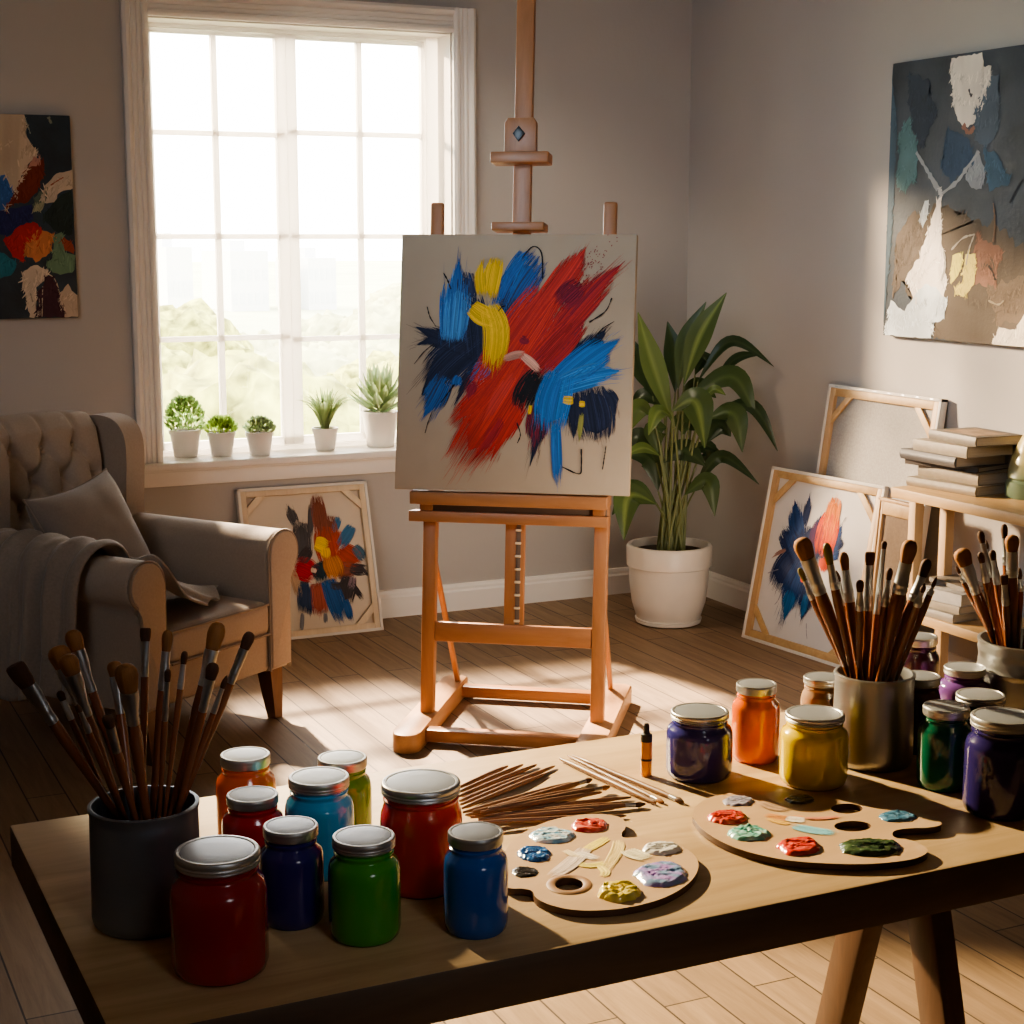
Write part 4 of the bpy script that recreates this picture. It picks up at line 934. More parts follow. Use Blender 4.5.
# ------------------------------------------------------------------ paint jars
def base_fit(xc, yb, w, z=TZ):
    f = onz(xc, yb, z); d = hdir(f); r = .04
    for _ in range(6):
        c = f+d*r; r = w/2*(V((c.x, c.y, z+.04))-CAMP).length/FPX
    return f+d*r, r, d
def top_fit(c, d, r, xc, yt):
    q = ray(xc, yt); t = ((c+d*r)-CAMP).dot(d)/q.dot(d); return (CAMP+q*t).z-TZ
NJ = [0]
def jar(label, xc, yb, w, ytop, lw, col, group, rough=.16):
    c, r, d = base_fit(xc, yb, w); h = top_fit(c, d, r*lw/w, xc, ytop); lr = r*lw/w
    t = thing('paint_jar', label, 'jar', (c.x, c.y, TZ), NJ[0]*1.3, group); NJ[0] += 1
    lh = max(.012, h*.112); sz = h-lh
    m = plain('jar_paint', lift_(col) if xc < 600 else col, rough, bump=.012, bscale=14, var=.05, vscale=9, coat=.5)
    b = B(); nr = lr*.93
    lathe(b, [(0, .002), (r*.86, 0), (r*.95, .004), (r, .013), (r*1.0, sz*.72), (r*.985, sz*.79), (r*.94, sz*.85), (nr*1.01, sz*.9), (nr, sz*.93), (nr*1.03, sz*.94), (nr*1.03, sz*.96), (nr*.98, sz*.97), (nr*.98, sz+.004), (0, sz+.004)], 48)
    obj('jar_body', b, m, t, 50)
    b = B(); z0 = sz
    lathe(b, [(lr*.96, z0), (lr, z0+.002), (lr*.985, z0+lh*.28), (lr*1.005, z0+lh*.38), (lr*.985, z0+lh*.5), (lr, z0+lh*.6), (lr, z0+lh*.86), (lr*.975, z0+lh*.98), (lr*.93, z0+lh), (lr*.885, z0+lh*.985), (lr*.87, z0+lh*.9), (lr*.5, z0+lh*.9), (0, z0+lh*.9)], 48); l = obj('lid', b, M['lidrim'], t, 50)
    b = B(); lathe(b, [(lr*.865, z0+lh*.9), (lr*.862, z0+lh*.955), (lr*.80, z0+lh*.985), (lr*.4, z0+lh*1.02), (0, z0+lh*1.035)], 48); obj('lid_disc', b, M['lid'], l, 60)
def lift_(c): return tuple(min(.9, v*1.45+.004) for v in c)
gl = 'paint jars on the left half of the table'; gr_ = 'paint jars on the right half of the table'
jar('big dark red paint jar at the table front beside the grey brush pot', 221.5, 990, 92, 834, 81, (.23, .012, .014), gl)
jar('dark indigo paint jar between the front red jar and the green jar', 293, 933, 62, 815, 53, (.018, .012, .09), gl)
jar('bright green paint jar near the table front', 365.5, 950, 70, 824, 61, (.035, .2, .014), gl)
jar('deep blue paint jar nearest the smaller palette', 476, 942, 63, 821, 54, (.016, .075, .27), gl)
jar('large red paint jar beside the heap of wooden sticks', 422, 902, 80, 768, 77, (.46, .03, .02), gl)
jar('teal blue paint jar behind the indigo jar', 321, 884, 67, 766, 59, (.035, .26, .46), gl)
jar('small crimson paint jar behind the front red jar', 255, 893, 60, 785, 50, (.42, .02, .02), gl)
jar('orange-red paint jar at the back beside the brush handles', 248, 858, 58, 746, 48, (.62, .1, .016), gl)
jar('olive green paint jar at the back, mostly behind the teal jar', 344, 856, 56, 749, 48, (.1, .25, .02), gl)
jar('squat violet-blue paint jar beside the dropper bottle', 698.5, 786, 65, 702, 57, (.045, .04, .2), gr_)
jar('tall orange paint jar behind the yellow jar', 754.5, 766, 47, 677.5, 39.5, (.8, .15, .004), gr_)
jar('small pale brown jar half hidden behind the steel brush pot', 821, 748, 42, 671, 38, (.42, .27, .18), gr_)
jar('bright yellow paint jar in front of the steel brush pot', 812.5, 793, 66, 704, 57, (.78, .56, .01), gr_)
jar('dark plum paint jar farthest back behind the steel brush pot', 916, 714, 40, 631, 35, (.07, .025, .045), gr_)
jar('maroon paint jar just right of the steel brush pot', 916, 756, 42, 669.5, 40, (.12, .022, .025), gr_)
jar('light purple paint jar in front of the ridged bucket', 961.5, 740, 50, 661, 39, (.17, .07, .27), gr_)
jar('short near-black paint jar between the purple and navy jars', 977, 772, 50, 687, 46, (.022, .014, .04), gr_)
jar('dark green paint jar at the table right', 942.5, 794, 51, 699, 44, (.01, .11, .055), gr_)
jar('large dark navy paint jar at the right end of the jars', 998, 823, 68, 706, 60, (.03, .02, .11), gr_)

# ------------------------------------------------------------------ brush pots and brushes
def potbody(label, xc, yb, w, yrim, ridged=False, taper=1.0, mat='pot'):
    c, r, d = base_fit(xc, yb, w); rt = r*taper; h = top_fit(c, d, rt, xc, yrim)
    t = thing('brush_pot', label, 'pot', (c.x, c.y, TZ))
    pr = [(0, .002), (r*.9, 0), (r*.97, .004), (r, .012)]
    n = 24
    for i in range(1, n):
        k = i/n; rr = r+(rt-r)*k
        if ridged:
            for q in (.66, .73, .9): rr += .0035*math.exp(-((k-q)/.02)**2)
        pr.append((rr, .012+(h-.016)*k))
    pr += [(rt+.0015, h-.004), (rt+.002, h-.001), (rt+.0005, h), (rt-.003, h), (rt-.004, h-.006), (rt*.97, h*.6), (r*.93, .01), (0, .008)]
    b = B(); lathe(b, pr, 64); obj('pot_body', b, M[mat], t, 40)
    return c, rt, h, d
def brush(label, group, a, tip, hr, hl, hw, fl, kind, flat=False, cat='paintbrush', hmat='handle'):
    """a = handle end, tip = bristle tip, hr handle radius at the ferrule, hl/hw head length/width, fl ferrule length"""
    a = V(a); tip = V(tip); zax = (tip-a); L = zax.length; zax.normalize()
    x = cr - zax*cr.dot(zax); x.normalize(); y = zax.cross(x)
    m = Matrix(((x.x, y.x, zax.x, a.x), (x.y, y.y, zax.y, a.y), (x.z, y.z, zax.z, a.z), (0, 0, 0, 1)))
    t = thing('paintbrush', label, cat, mat=m, group=group)
    L1 = L-hl-fl
    b = B(); lathe(b, [(0, 0), (hr*.36, .001), (hr*.5, .02), (hr*.62, L1*.35), (hr*.85, L1*.7), (hr*1.12, L1*.9), (hr*1.0, L1), (0, L1+.001)], 14); obj('handle', b, M[hmat], t, 60)
    if fl > 0:
        fr = hw*.40; b = B(); z0 = L1-.003; sy = .5 if flat else 1
        lathe(b, [(0, z0), (hr*1.03, z0), (hr*1.05, z0+.003), (hr*1.12, z0+.005), (hr*1.05, z0+.007), (hr*1.04, z0+fl*.3), (hr*1.1, z0+fl*.32), (hr*1.05, z0+fl*.35), (fr, z0+fl*.8), (fr, z0+fl+.003), (0, z0+fl+.004)], 18)
        for v in b.verts:
            k = min(1, max(0, (v.co.z-z0)/fl)); v.co.y *= 1-(1-sy)*k
        obj('ferrule', b, M['ferrule'], t, 50)
    if hl > 0:
        z0 = L-hl; b = B(); hw2 = hw/2
        if flat: pr = [(0, z0), (hw*.38, z0), (hw2*.95, z0+hl*.35), (hw2, z0+hl*.75), (hw2*.96, z0+hl*.93), (hw2*.8, z0+hl), (0, z0+hl)]
        elif kind == 'point': pr = [(0, z0), (hw*.4, z0), (hw2, z0+hl*.3), (hw2*.8, z0+hl*.6), (hw2*.35, z0+hl*.87), (0, z0+hl)]
        else: pr = [(0, z0), (hw*.38, z0), (hw2*.9, z0+hl*.3), (hw2, z0+hl*.55), (hw2*.93, z0+hl*.75), (hw2*.7, z0+hl*.91), (hw2*.35, z0+hl*.985), (0, z0+hl)]
        lathe(b, pr, 18, None, 1, .5 if flat else .85)
        mt = {'tan': 'tan', 'dark': 'dark', 'green': 'greenb', 'point': 'dark'}[kind]
        obj('bristles', b, M[mt], t, 60)
def fill(pot, data, zo, group, hk=1.0):
    c, rt, h, d = pot; rg = random.Random(len(data))
    for lab, tipz, rimz, kind, hlp, hwp, flp, hrp, off, flat in data:
        tp = zo(*tipz[0:2]); rm = zo(*rimz)
        # rim crossing inside the mouth of the pot
        P = onz(rm[0], rm[1], TZ+h); rel = P-V((c.x, c.y, TZ+h)); rl = V((rel.x, rel.y, 0))
        lat = max(-.72*rt, min(.72*rt, rl.dot(cr_h(d)))); dep = off*math.sqrt(max(0, (rt*.72)**2-lat*lat))
        P = V((c.x, c.y, TZ+h))+cr_h(d)*lat+d*dep
        Tp = onp(tp[0], tp[1], P+d*(off*.05), d)
        u = (P-Tp).normalized(); e = P
        for k in range(400):                               # slide down until the pot bottom or its wall stops the handle
            q = e+u*.002
            if q.z < TZ+.014 or math.hypot(q.x-c.x, q.y-c.y) > rt*.82: break
            e = q
        s = (Tp-CAMP).length/FPX
        brush(lab, group, e, Tp, hrp*s/2*hk, hlp*s, hwp*s, flp*s, kind, flat)
def cr_h(d): return V((d.y, -d.x, 0))
P1 = potbody('dark grey metal brush pot at the left end of the table', 149, 942, 104, 785, False, .97, 'darkpot')
P2 = potbody('steel brush pot in the middle of the right-hand jars', 871, 774, 78, 662, False, .96)
P3 = potbody('ridged metal bucket of brushes at the right edge of the table', 1022, 738, 82, 628, True, 1.08)
ID = lambda x, y: (x, y)
s1 = 'grey pot at the left of the table'
fill(P1, [
 ('flat dark-tipped paintbrush leaning farthest left in the left grey pot', (14, 665), (112, 793), 'dark', 25, 21, 42, 9, -.3, True),
 ('wide tan mop brush, left one of the overlapping pair in the left grey pot', (56, 646), (117, 800), 'tan', 22, 22, 36, 8, .6, False),
 ('wide tan mop brush in front of its overlapping twin in the left grey pot', (66, 655), (121, 803), 'tan', 20, 20, 44, 8, -.5, False),
 ('tan round brush standing highest on the left side of the left grey pot', (71, 630), (128, 803), 'tan', 21, 17, 40, 7, .8, False),
 ('small reddish-tipped brush low on the left side of the left grey pot', (59, 691), (109, 800), 'dark', 10, 8, 18, 5, .1, False),
 ('tiny dark-tipped brush low beneath the overlapping tan pair in the left grey pot', (77, 704), (123, 806), 'point', 9, 6, 22, 5, -.7, False),
 ('tan round brush half behind the big mop brush in the left grey pot', (114, 661), (131, 805), 'tan', 15, 15, 34, 7, .7, False),
 ('biggest tan mop brush in the centre of the left grey pot', (125, 664), (146, 808), 'tan', 29, 23, 34, 10, -.7, False),
 ('short dark-headed brush lowest in front of the left grey pot bundle', (107, 715), (134, 808), 'dark', 14, 12.5, 28, 7, -.9, False),
 ('upright flat black-tipped brush in the left grey pot', (145.5, 628), (143, 800), 'dark', 13, 11, 32, 6, .9, True),
 ('tan oval brush right of the upright flat brush in the left grey pot', (168, 630), (154, 806), 'tan', 21, 11, 36, 8, .3, False),
 ('small dark brush close below the tan oval brush in the left grey pot', (168, 669), (160, 806), 'dark', 13, 7, 38, 5, -.3, False),
 ('slim brush with small brown tip in the left grey pot', (185, 651), (168, 806), 'dark', 13, 7, 22, 5, .5, False),
 ('large tan oval brush rising right of centre in the left grey pot', (219, 622), (176, 806), 'tan', 28, 17.5, 34, 8, .5, False),
 ('dark round brush under the large oval brush in the left grey pot', (214, 663), (181, 803), 'dark', 17, 13, 32, 7, -.4, False),
 ('thin pointed brush leaning right in the left grey pot', (227, 675), (186, 800), 'point', 14, 6, 24, 5, -.1, False),
 ('dark round brush leaning farthest right in the left grey pot', (251, 632), (191, 795), 'dark', 18, 12, 34, 7, .2, False)],
 ID, 'brushes in the ' + s1, 1.2)
s2 = 'steel pot in the middle'
fill(P2, [
 ('broad tan mop brush leaning farthest left in the steel pot', (800, 538), (849, 673), 'tan', 22, 19, 36, 10, -.2, False),
 ('thin multicoloured brush below the leftmost mop in the steel pot', (799, 568), (846, 671), 'green', 14, 6, 18, 6, .1, False),
 ('paint-stained pointed brush beside the leftmost mop in the steel pot', (826, 543), (852, 674), 'green', 22, 9, 24, 7, -.4, False),
 ('narrow stained brush between the two tan brushes of the steel pot', (836, 570), (856, 675), 'point', 12, 6, 22, 6, .6, False),
 ('tan oval brush in the left half of the steel pot', (843, 552), (859, 676), 'tan', 18, 10, 30, 8, .1, False),
 ('short brown brush lowest in the middle of the steel pot', (860, 580), (859, 677), 'dark', 12, 8, 18, 6, -.6, False),
 ('flat dark-tipped brush upright in the steel pot', (870, 552), (865, 677), 'dark', 13, 10, 43, 7, .2, True),
 ('slender brush with the highest small tip in the steel pot', (884.5, 541), (871, 677), 'dark', 8, 6, 62, 5, .7, False),
 ('small dark brush right of centre in the steel pot', (890, 568), (876, 677), 'dark', 12, 7, 25, 6, -.2, False),
 ('largest tan filbert brush standing right in the steel pot', (911, 540), (881, 677), 'tan', 23, 16, 30, 11, -.4, False),
 ('thin pointed brush right behind the large filbert of the steel pot', (908.5, 578), (885, 677), 'point', 12, 5, 12, 6, .5, False),
 ('dark round brush leaning right in the steel pot', (928, 559), (889, 677), 'dark', 18, 11, 24, 9, -.1, False),
 ('dark-tipped narrow brush leaning right beneath the round one in the steel pot', (925, 583), (892, 677), 'point', 10, 6, 14, 6, -.7, False),
 ('thin stick-like brush leaning farthest right in the steel pot', (937, 576), (898, 676), 'point', 12, 4, 6, 5, -.3, False)],
 ID, 'brushes in the ' + s2, 1.25)
fill(P3, [
 ('tan mop brush leaning farthest left in the ridged bucket', (960, 549), (992, 645), 'tan', 17, 17, 28, 8, -.2, False),
 ('thin dark stick brush left of the mop in the ridged bucket', (956, 566), (988, 643), 'point', 8, 4, 8, 5, .2, False),
 ('dark oval brush rising high left of centre in the ridged bucket', (980, 531), (1001, 646), 'dark', 12, 7, 32, 6, .5, False),
 ('small dark brush beneath the high oval one in the ridged bucket', (980, 552), (997, 646), 'dark', 11, 7, 18, 6, -.3, False),
 ('hair-thin brush with pointed tip left of centre in the ridged bucket', (986, 540), (1004, 646), 'point', 9, 3.5, 12, 4, .7, False),
 ('round dark brush in the middle of the ridged bucket', (992, 550), (1005, 647), 'dark', 10, 7, 22, 6, .1, False),
 ('dark oval brush with the highest tip in the ridged bucket', (1004, 524), (1009, 647), 'dark', 14, 7, 24, 6, .8, False),
 ('short flat brush low in the middle of the ridged bucket', (1004, 575), (1007, 648), 'dark', 10, 8, 20, 6, -.6, True),
 ('big brown mop brush in front in the ridged bucket', (1012, 535), (1012, 649), 'tan', 16, 14, 24, 9, -.5, False),
 ('narrow pointed brush at the far right of the ridged bucket', (1020, 567), (1017, 649), 'point', 12, 5, 10, 6, -.2, False),
 ('dark brush leaning right out of the ridged bucket', (1034, 556), (1026, 650), 'dark', 14, 9, 22, 7, -.4, False)],
 ID, 'brushes in the ridged bucket', 1.2)

# ------------------------------------------------------------------ loose sticks and brushes on the table
zs = lambda x, y: (440+x/3.938, 740+y/3.938)
ords = ['first', 'second', 'third', 'fourth', 'fifth', 'sixth', 'seventh', 'eighth']
ga = 'thin wooden sticks fanned out beside the large red jar'
def stick(label, p, q, r, group, lift0=0, lift1=0, head=None):
    a = onz(*zs(*p), TZ+r+lift0); e = onz(*zs(*q), TZ+r*.9+lift1)
    zax = (e-a); L = zax.length; zax.normalize(); x = cr-zax*cr.dot(zax); x.normalize(); y = zax.cross(x)
    m = Matrix(((x.x, y.x, zax.x, a.x), (x.y, y.y, zax.y, a.y), (x.z, y.z, zax.z, a.z), (0, 0, 0, 1)))
    nm = 'paintbrush' if head else 'wooden_stick'
    t = thing(nm, label, 'paintbrush' if head else 'stick', mat=m, group=group)
    hl = .03 if head else 0
    b = B(); L1 = L-hl
    lathe(b, [(0, 0), (r*.5, 0), (r*.8, L1*.15), (r*1.05, L1*.55), (r*.95, L1*.8), (r*.55, L1*.97), (r*.3, L1*.995), (0, L1)] if not head else [(0, 0), (r*.35, .001), (r*.6, L1*.2), (r, L1*.7), (r*1.05, L1*.9), (r*.8, L1), (0, L1)], 12); obj('handle', b, M['stick'], t, 60)
    if head:
        b = B(); lathe(b, [(0, L1-.002), (r*.85, L1-.002), (r*.85, L1+hl*.45), (0, L1+hl*.45)], 12); obj('ferrule', b, M['ferrule'], t)
        b = B(); lathe(b, [(0, L1+hl*.4), (r*.8, L1+hl*.4), (r*1.1, L1+hl*.65), (r*.5, L1+hl*.9), (0, L1+hl)], 12); obj('bristles', b, M['dark' if head == 1 else 'tan'], t)
up_ = [((68, 190), (268, 102)), ((70, 206), (328, 97)), ((72, 222), (382, 97)), ((78, 240), (335, 138)), ((82, 254), (453, 102)), ((88, 268), (420, 132))]
for i, (p, q) in enumerate(up_): stick('thin brown stick, %s from the top of the upper fan beside the large red jar' % ords[i], p, q, .0037, ga, .001*i, 0)
md = [((92, 285), (522, 167)), ((98, 296), (602, 154)), ((130, 282), (556, 192)), ((160, 284), (640, 205)), ((190, 270), (672, 184))]
for i, (p, q) in enumerate(md): stick('thin brown stick, %s in the middle fan beside the large red jar' % ords[i], p, q, .0038, ga, .009+.0016*i, .001*i, 1 if i in (1, 4) else None) if i not in (1, 4) else stick(('dark-tipped brush in the middle of the stick heap, nearer the jar' if i == 1 else 'pale-tipped brush with the longest reach in the middle of the stick heap'), p, q, .004, ga, .009+.0016*i, .001*i, 1 if i == 1 else 2)
lo_ = [((105, 296), (755, 225)), ((120, 304), (715, 247)), ((135, 300), (812, 252)), ((150, 312), (690, 270)), ((170, 322), (735, 298))]  # last one traces a cast shadow, built as a stick
for i, (p, q) in enumerate(lo_):
    if i == 2: stick('black-tipped brush lying lowest to the right in the stick heap', p, q, .004, ga, .006, .001, 1)
    else: stick('thin brown stick, %s in the lower fan beside the smaller palette, last a shadow line' % ords[i], p, q, .0038, ga, .003+.0012*i, 0)
gb = 'three loose sticks lying behind the palettes'
stick('thick pale brown stick lying leftmost of the three behind the palettes', (474, 74), (852, 250), .0046, gb)
stick('thin brown brush lying between the thick stick and the bristled brush', (500, 60), (884, 248), .0034, gb, 0, 0, 2)
stick('brush with black bristles lying rightmost of the three behind the palettes', (522, 60), (962, 246), .0042, gb, 0, 0, 1)

# dropper bottle
c, r, d = base_fit(646, 777.5, 11.6); h = top_fit(c, d, r*.5, 646, 722)
t = thing('dropper_bottle', 'small amber dropper bottle with black cap beside the violet-blue jar', 'bottle', (c.x, c.y, TZ))
b = B(); lathe(b, [(0, 0), (r*.9, 0), (r, .002), (r, h*.63), (r*.97, h*.66), (r*.6, h*.68), (0, h*.68)], 28); obj('bottle_body', b, M['amber'], t)
b = B(); lathe(b, [(r*1.01, h*.3), (r*1.03, h*.3), (r*1.03, h*.34), (r*1.01, h*.34)], 28); obj('label_band', b, M['black'], t)
b = B(); lathe(b, [(0, h*.655), (r*.99, h*.655), (r*.99, h*.76), (r*.9, h*.79), (r*.6, h*.81), (r*.5, h*.84), (r*.5, h*.94), (r*.36, h*.99), (0, h)], 28); obj('cap', b, M['black'], t)

# ------------------------------------------------------------------ palettes
PT = .009
def in_poly(p, poly):
    r = False; n = len(poly)
    for i in range(n):
        a, c = poly[i], poly[(i+1) % n]
        if (a[1] > p[1]) != (c[1] > p[1]) and p[0] < (c[0]-a[0])*(p[1]-a[1])/(c[1]-a[1])+a[0]: r = not r
    return r
def palette(label, zo, outline, holes, dabs, smears, seed, ztop, zk):
    q = [onz(*zo(*p), ztop) for p in outline]; c = sum(q, V())/len(q); zb_ = ztop-PT
    t = thing('palette', label, 'palette', (c.x, c.y, zb_))
    L = lambda x, y, z=ztop: onz(*zo(x, y), z)-V((c.x, c.y, zb_))
    pts = [L(*p) for p in outline]; sm = spline(pts+[pts[0]], len(pts)*6)[:-1]
    # flat sheet with holes: outline + hole loops filled by triangulation
    loops = [[(p.x, p.y) for p in sm]]
    for (hx, hy, rx, ry) in holes: loops.append([tuple((L(hx+rx*math.cos(a), hy+ry*math.sin(a))).xy) for a in [2*PI*k/28 for k in range(28)]])
    b = B()
    def ring(z): return [[b.verts.new((x, y, z)) for x, y in lp] for lp in loops]
    top = ring(PT); bot = ring(0)
    for rg_, flip in ((top, 0), (bot, 1)):
        es = []
        for lp in rg_:
            for k in range(len(lp)): es.append(b.edges.new((lp[k], lp[(k+1) % len(lp)])))
        bmesh.ops.triangle_fill(b, use_beauty=True, edges=es)
    for a_, c_ in zip(top, bot):
        for k in range(len(a_)): b.faces.new((a_[k], a_[(k+1) % len(a_)], c_[(k+1) % len(a_)], c_[k]))
    o = obj('palette_board', b, M['ply'], t, 40); o.data.materials.append(M['plyedge'])
    for f in o.data.polygons:
        if abs(f.normal.z) < .5: f.material_index = 1
    rg = random.Random(seed)
    for (nm, x, y, rx, ry, c0, c1, hgt) in dabs:
        ctr = L(x, y); ax = L(x+rx, y)-ctr; ay = L(x, y-ry)-ctr; ph = rg.uniform(0, 9); b = B(); cols = []; nr, na = 22, 64; rings = []
        for i in range(nr):
            k = 1-i/(nr-1); row = []
            for j in range(na):
                a = 2*PI*j/na; e = 1+.16*noise.noise(V((math.cos(a)*1.6, math.sin(a)*1.6, ph)))+.09*noise.noise(V((math.cos(a)*5, math.sin(a)*5, ph)))
                u = k*e*math.cos(a); v = k*e*math.sin(a); p = ctr+ax*u+ay*v
                w1 = noise.noise(V((u*1.5, v*1.5, ph)))*1.2; rdg = noise.noise(V((u*1.6+v*1.3+w1, v*4.4+ph, 0)))*.6+abs(noise.noise(V((u*2.2+w1, v*7.5, ph+4))))*.9+.25*noise.noise(V((u*7, v*15, ph)))
                zz = hgt*(min(1, (1-k)*5)**.6)*(.45+.6*rdg*min(1, (1-k)*4)+.25)*.62
                if i == 0: zz = 0
                row.append(b.verts.new((p.x, p.y, PT+.0002+max(0, zz)))); f = max(0, min(1, .5+1.5*noise.noise(V((u*2.1+ph, v*4.2, 2)))))
                cols.append(tuple(a_*(1-f)+b_*f for a_, b_ in zip(c0, c1)))
            rings.append(row)
        for a_, c_ in zip(rings, rings[1:]):
            for j in range(na): b.faces.new((a_[j], a_[(j+1) % na], c_[(j+1) % na], c_[j]))
        b.verts.index_update()
        od = obj('paint_dab', b, M['wet'], t, 180); od['label'] = nm; setcol(od, cols)
    mk = Marks(Matrix(((1, 0, 0, c.x), (0, 0, 1, c.y), (0, -1, 0, ztop), (0, 0, 0, 1))), 0, rg, zk)
    # marks frame: local x -> X, local z -> Y, local -y -> up
    mk.mw = Matrix(((1, 0, 0, c.x), (0, 0, 1, c.y), (0, -1, 0, ztop), (0, 0, 0, 1))); mk.inv = mk.mw.inverted(); mk.p = V((c.x, c.y, ztop)); mk.n = V((0, 0, 1)); mk.y = .0004
    for pth, w, col, a, e in smears: mk.stroke(zo_list(zo, pth), w*1.45, col, a*.6, e*.6)
    v = [(mk.mw @ V(p))-V((c.x, c.y, zb_)) for p in mk.v]; mk.v = [tuple(p) for p in v]
    mk.build('paint_smears', t, M['dry'])
    return t
def zo_list(zo, pts): return [zo(*p) for p in pts]
WH = (.75, .72, .68)
p1z = lambda x, y: (500+x/4.655, 780+y/4.655)
palette('smaller kidney-shaped wooden palette with a ringed thumb hole and yellow smears', p1z,
 [(18, 340), (55, 288), (125, 235), (230, 190), (350, 164), (470, 158), (555, 172), (584, 198), (582, 225), (566, 248), (578, 268), (640, 266), (730, 272), (830, 300), (900, 345), (924, 395), (905, 450), (845, 505), (745, 555), (600, 592), (455, 607), (325, 602), (225, 578), (168, 548), (150, 518), (110, 506), (40, 502), (8, 470), (2, 400)],
 [(322, 486, 66, 30)],
 [('red paint dab', 415, 215, 92, 30, (.5, .03, .02), (.75, .2, .15), .009), ('light blue and white paint dab', 242, 262, 104, 34, (.25, .5, .68), (.8, .82, .82), .009), ('navy blue paint dab', 158, 347, 82, 34, (.012, .06, .2), (.05, .16, .4), .008), ('black paint dab', 115, 430, 64, 24, (.012, .01, .01), (.03, .025, .02), .004), ('white paint dab', 752, 322, 92, 28, (.75, .7, .63), (.82, .79, .74), .008),
  ('blue and violet paint dab', 750, 440, 128, 54, (.2, .32, .5), (.42, .26, .6), .01), ('thick yellow paint dab', 552, 527, 104, 42, (.72, .55, .06), (.82, .68, .2), .014)],
 [([(500, 270), (440, 305), (390, 335)], 34, (.85, .7, .12), .2, .3), ([(365, 395), (430, 400), (500, 385)], 34, (.85, .72, .15), .2, .3), ([(550, 280), (545, 330), (480, 440)], 36, (.8, .62, .25), .4, .4), ([(460, 400), (490, 430), (480, 455)], 26, (.82, .68, .2), .2, .3), ([(400, 320), (330, 390), (240, 455)], 54, (.74, .6, .5), .2, .2), ([(360, 340), (400, 355), (460, 372)], 36, (.8, .7, .58), .2, .3), ([(300, 330), (340, 350), (380, 365)], 26, (.8, .65, .4), .2, .3), ([(590, 330), (630, 350), (690, 370)], 62, (.82, .74, .5), .1, .2)], 41, TZ+PT+.001, 4.655)
# raised ring round the thumb hole
pr = bpy.data.objects['palette']
p2z = lambda x, y: (680+x/3.793, 770+y/3.793)
palette('larger oval wooden palette with two dark holes and red, mint and green paint', p2z,
 [(47, 178), (58, 140), (110, 105), (200, 86), (310, 80), (430, 86), (540, 100), (640, 122), (740, 145), (850, 156), (930, 168), (982, 190), (988, 208), (945, 218), (890, 220), (840, 224), (812, 232), (806, 246), (822, 258), (858, 262), (898, 274), (938, 300), (925, 322), (860, 342), (720, 356), (560, 354), (400, 341), (250, 308), (150, 268), (82, 222)],
 [(655, 213, 70, 20), (633, 146, 60, 19)],
 [('grey lavender paint dab', 225, 120, 60, 18, (.3, .28, .38), (.45, .43, .5), .006), ('dark olive paint dab', 455, 113, 58, 16, (.04, .035, .015), (.1, .09, .04), .006), ('scarlet paint dab, left', 180, 183, 78, 24, (.55, .035, .02), (.75, .14, .1), .01), ('mint green paint dab', 258, 244, 80, 27, (.1, .42, .34), (.45, .72, .62), .01), ('scarlet paint dab, front', 452, 293, 86, 31, (.55, .03, .02), (.75, .12, .09), .011), ('dark green paint dab', 722, 296, 117, 32, (.025, .05, .025), (.07, .11, .05), .011), ('steel blue paint dab', 822, 178, 70, 21, (.05, .15, .25), (.12, .26, .4), .006)],
 [([(320, 170), (400, 185), (480, 180)], 34, (.75, .35, .12), .3, .3), ([(330, 185), (380, 200), (420, 205)], 22, (.75, .45, .1), .3, .3), ([(470, 185), (540, 185), (610, 178)], 18, (.75, .3, .18), .2, .5), ([(400, 185), (440, 190), (475, 192)], 36, (.85, .78, .68), .15, .15), ([(430, 215), (500, 230), (590, 242)], 40, (.25, .58, .68), .2, .2), ([(310, 120), (360, 140), (420, 150)], 50, (.5, .32, .2), .3, .3)], 43, TZ+PT+.001, 3.793)
c0 = onz(*p1z(322, 488), TZ+PT+.001); rr = (onz(*p1z(322+84, 488), TZ+PT+.001)-c0).length
b = B(); rp_ = [c0+(onz(*p1z(322+86*math.cos(a), 488+38*math.sin(a)), TZ+PT+.001)-c0) - pr.location for a in [2*PI*k/40 for k in range(40)]]
n = 6; vs = []
for k in range(40):
    ctr = V((c0.x, c0.y, c0.z))-pr.location; o_ = rp_[k]; rad = (o_-ctr).normalized(); vs.append([b.verts.new(o_+rad*.0055*math.cos(a)+V((0, 0, .0006+.0016*math.sin(a)))) for a in [2*PI*j/n for j in range(n)]])
for k in range(40):
    for j in range(n): b.faces.new((vs[k][j], vs[k][(j+1) % n], vs[(k+1) % 40][(j+1) % n], vs[(k+1) % 40][j]))
obj('thumb_hole_ring', b, M['plyring'] if 'plyring' in M else plain('palette_ring', (.3, .17, .09), .45), pr, 60)

# ------------------------------------------------------------------ outside the window; distance haze painted into the pale colours
b = B(); box(b, (-400, D+2, -9.2), (500, 700, -9)); struct('ground_outside', b, plain('pale_meadow', (.5, .52, .34), .9, var=.15, vscale=.05))
def crown(seed, r, h):
    rg = random.Random(seed); b = B()
    for k in range(26):
        a = rg.uniform(0, 2*PI); e = rg.random(); rr = r*.62*math.sqrt(rg.random()); q = V((rr*math.cos(a), rr*math.sin(a), h*(.35+.5*e*(1-.6*rr/r)))); s = r*rg.uniform(.3, .48)
        v0 = len(b.verts); vs = bmesh.ops.create_icosphere(b, subdivisions=4, radius=s, matrix=T(*q))['verts']
        for v in vs: v.co += (v.co-q).normalized()*s*(.12*noise.noise(v.co*2.2/s)+.2*noise.noise(v.co*7/s)+.12*noise.noise(v.co*17/s))
    return b
tm = [plain('pale_foliage', (.31, .31, .085), .9, var=.65, vscale=2.6), plain('haze_tinted_foliage', (.43, .43, .24), .9, var=.3, vscale=1.1)]
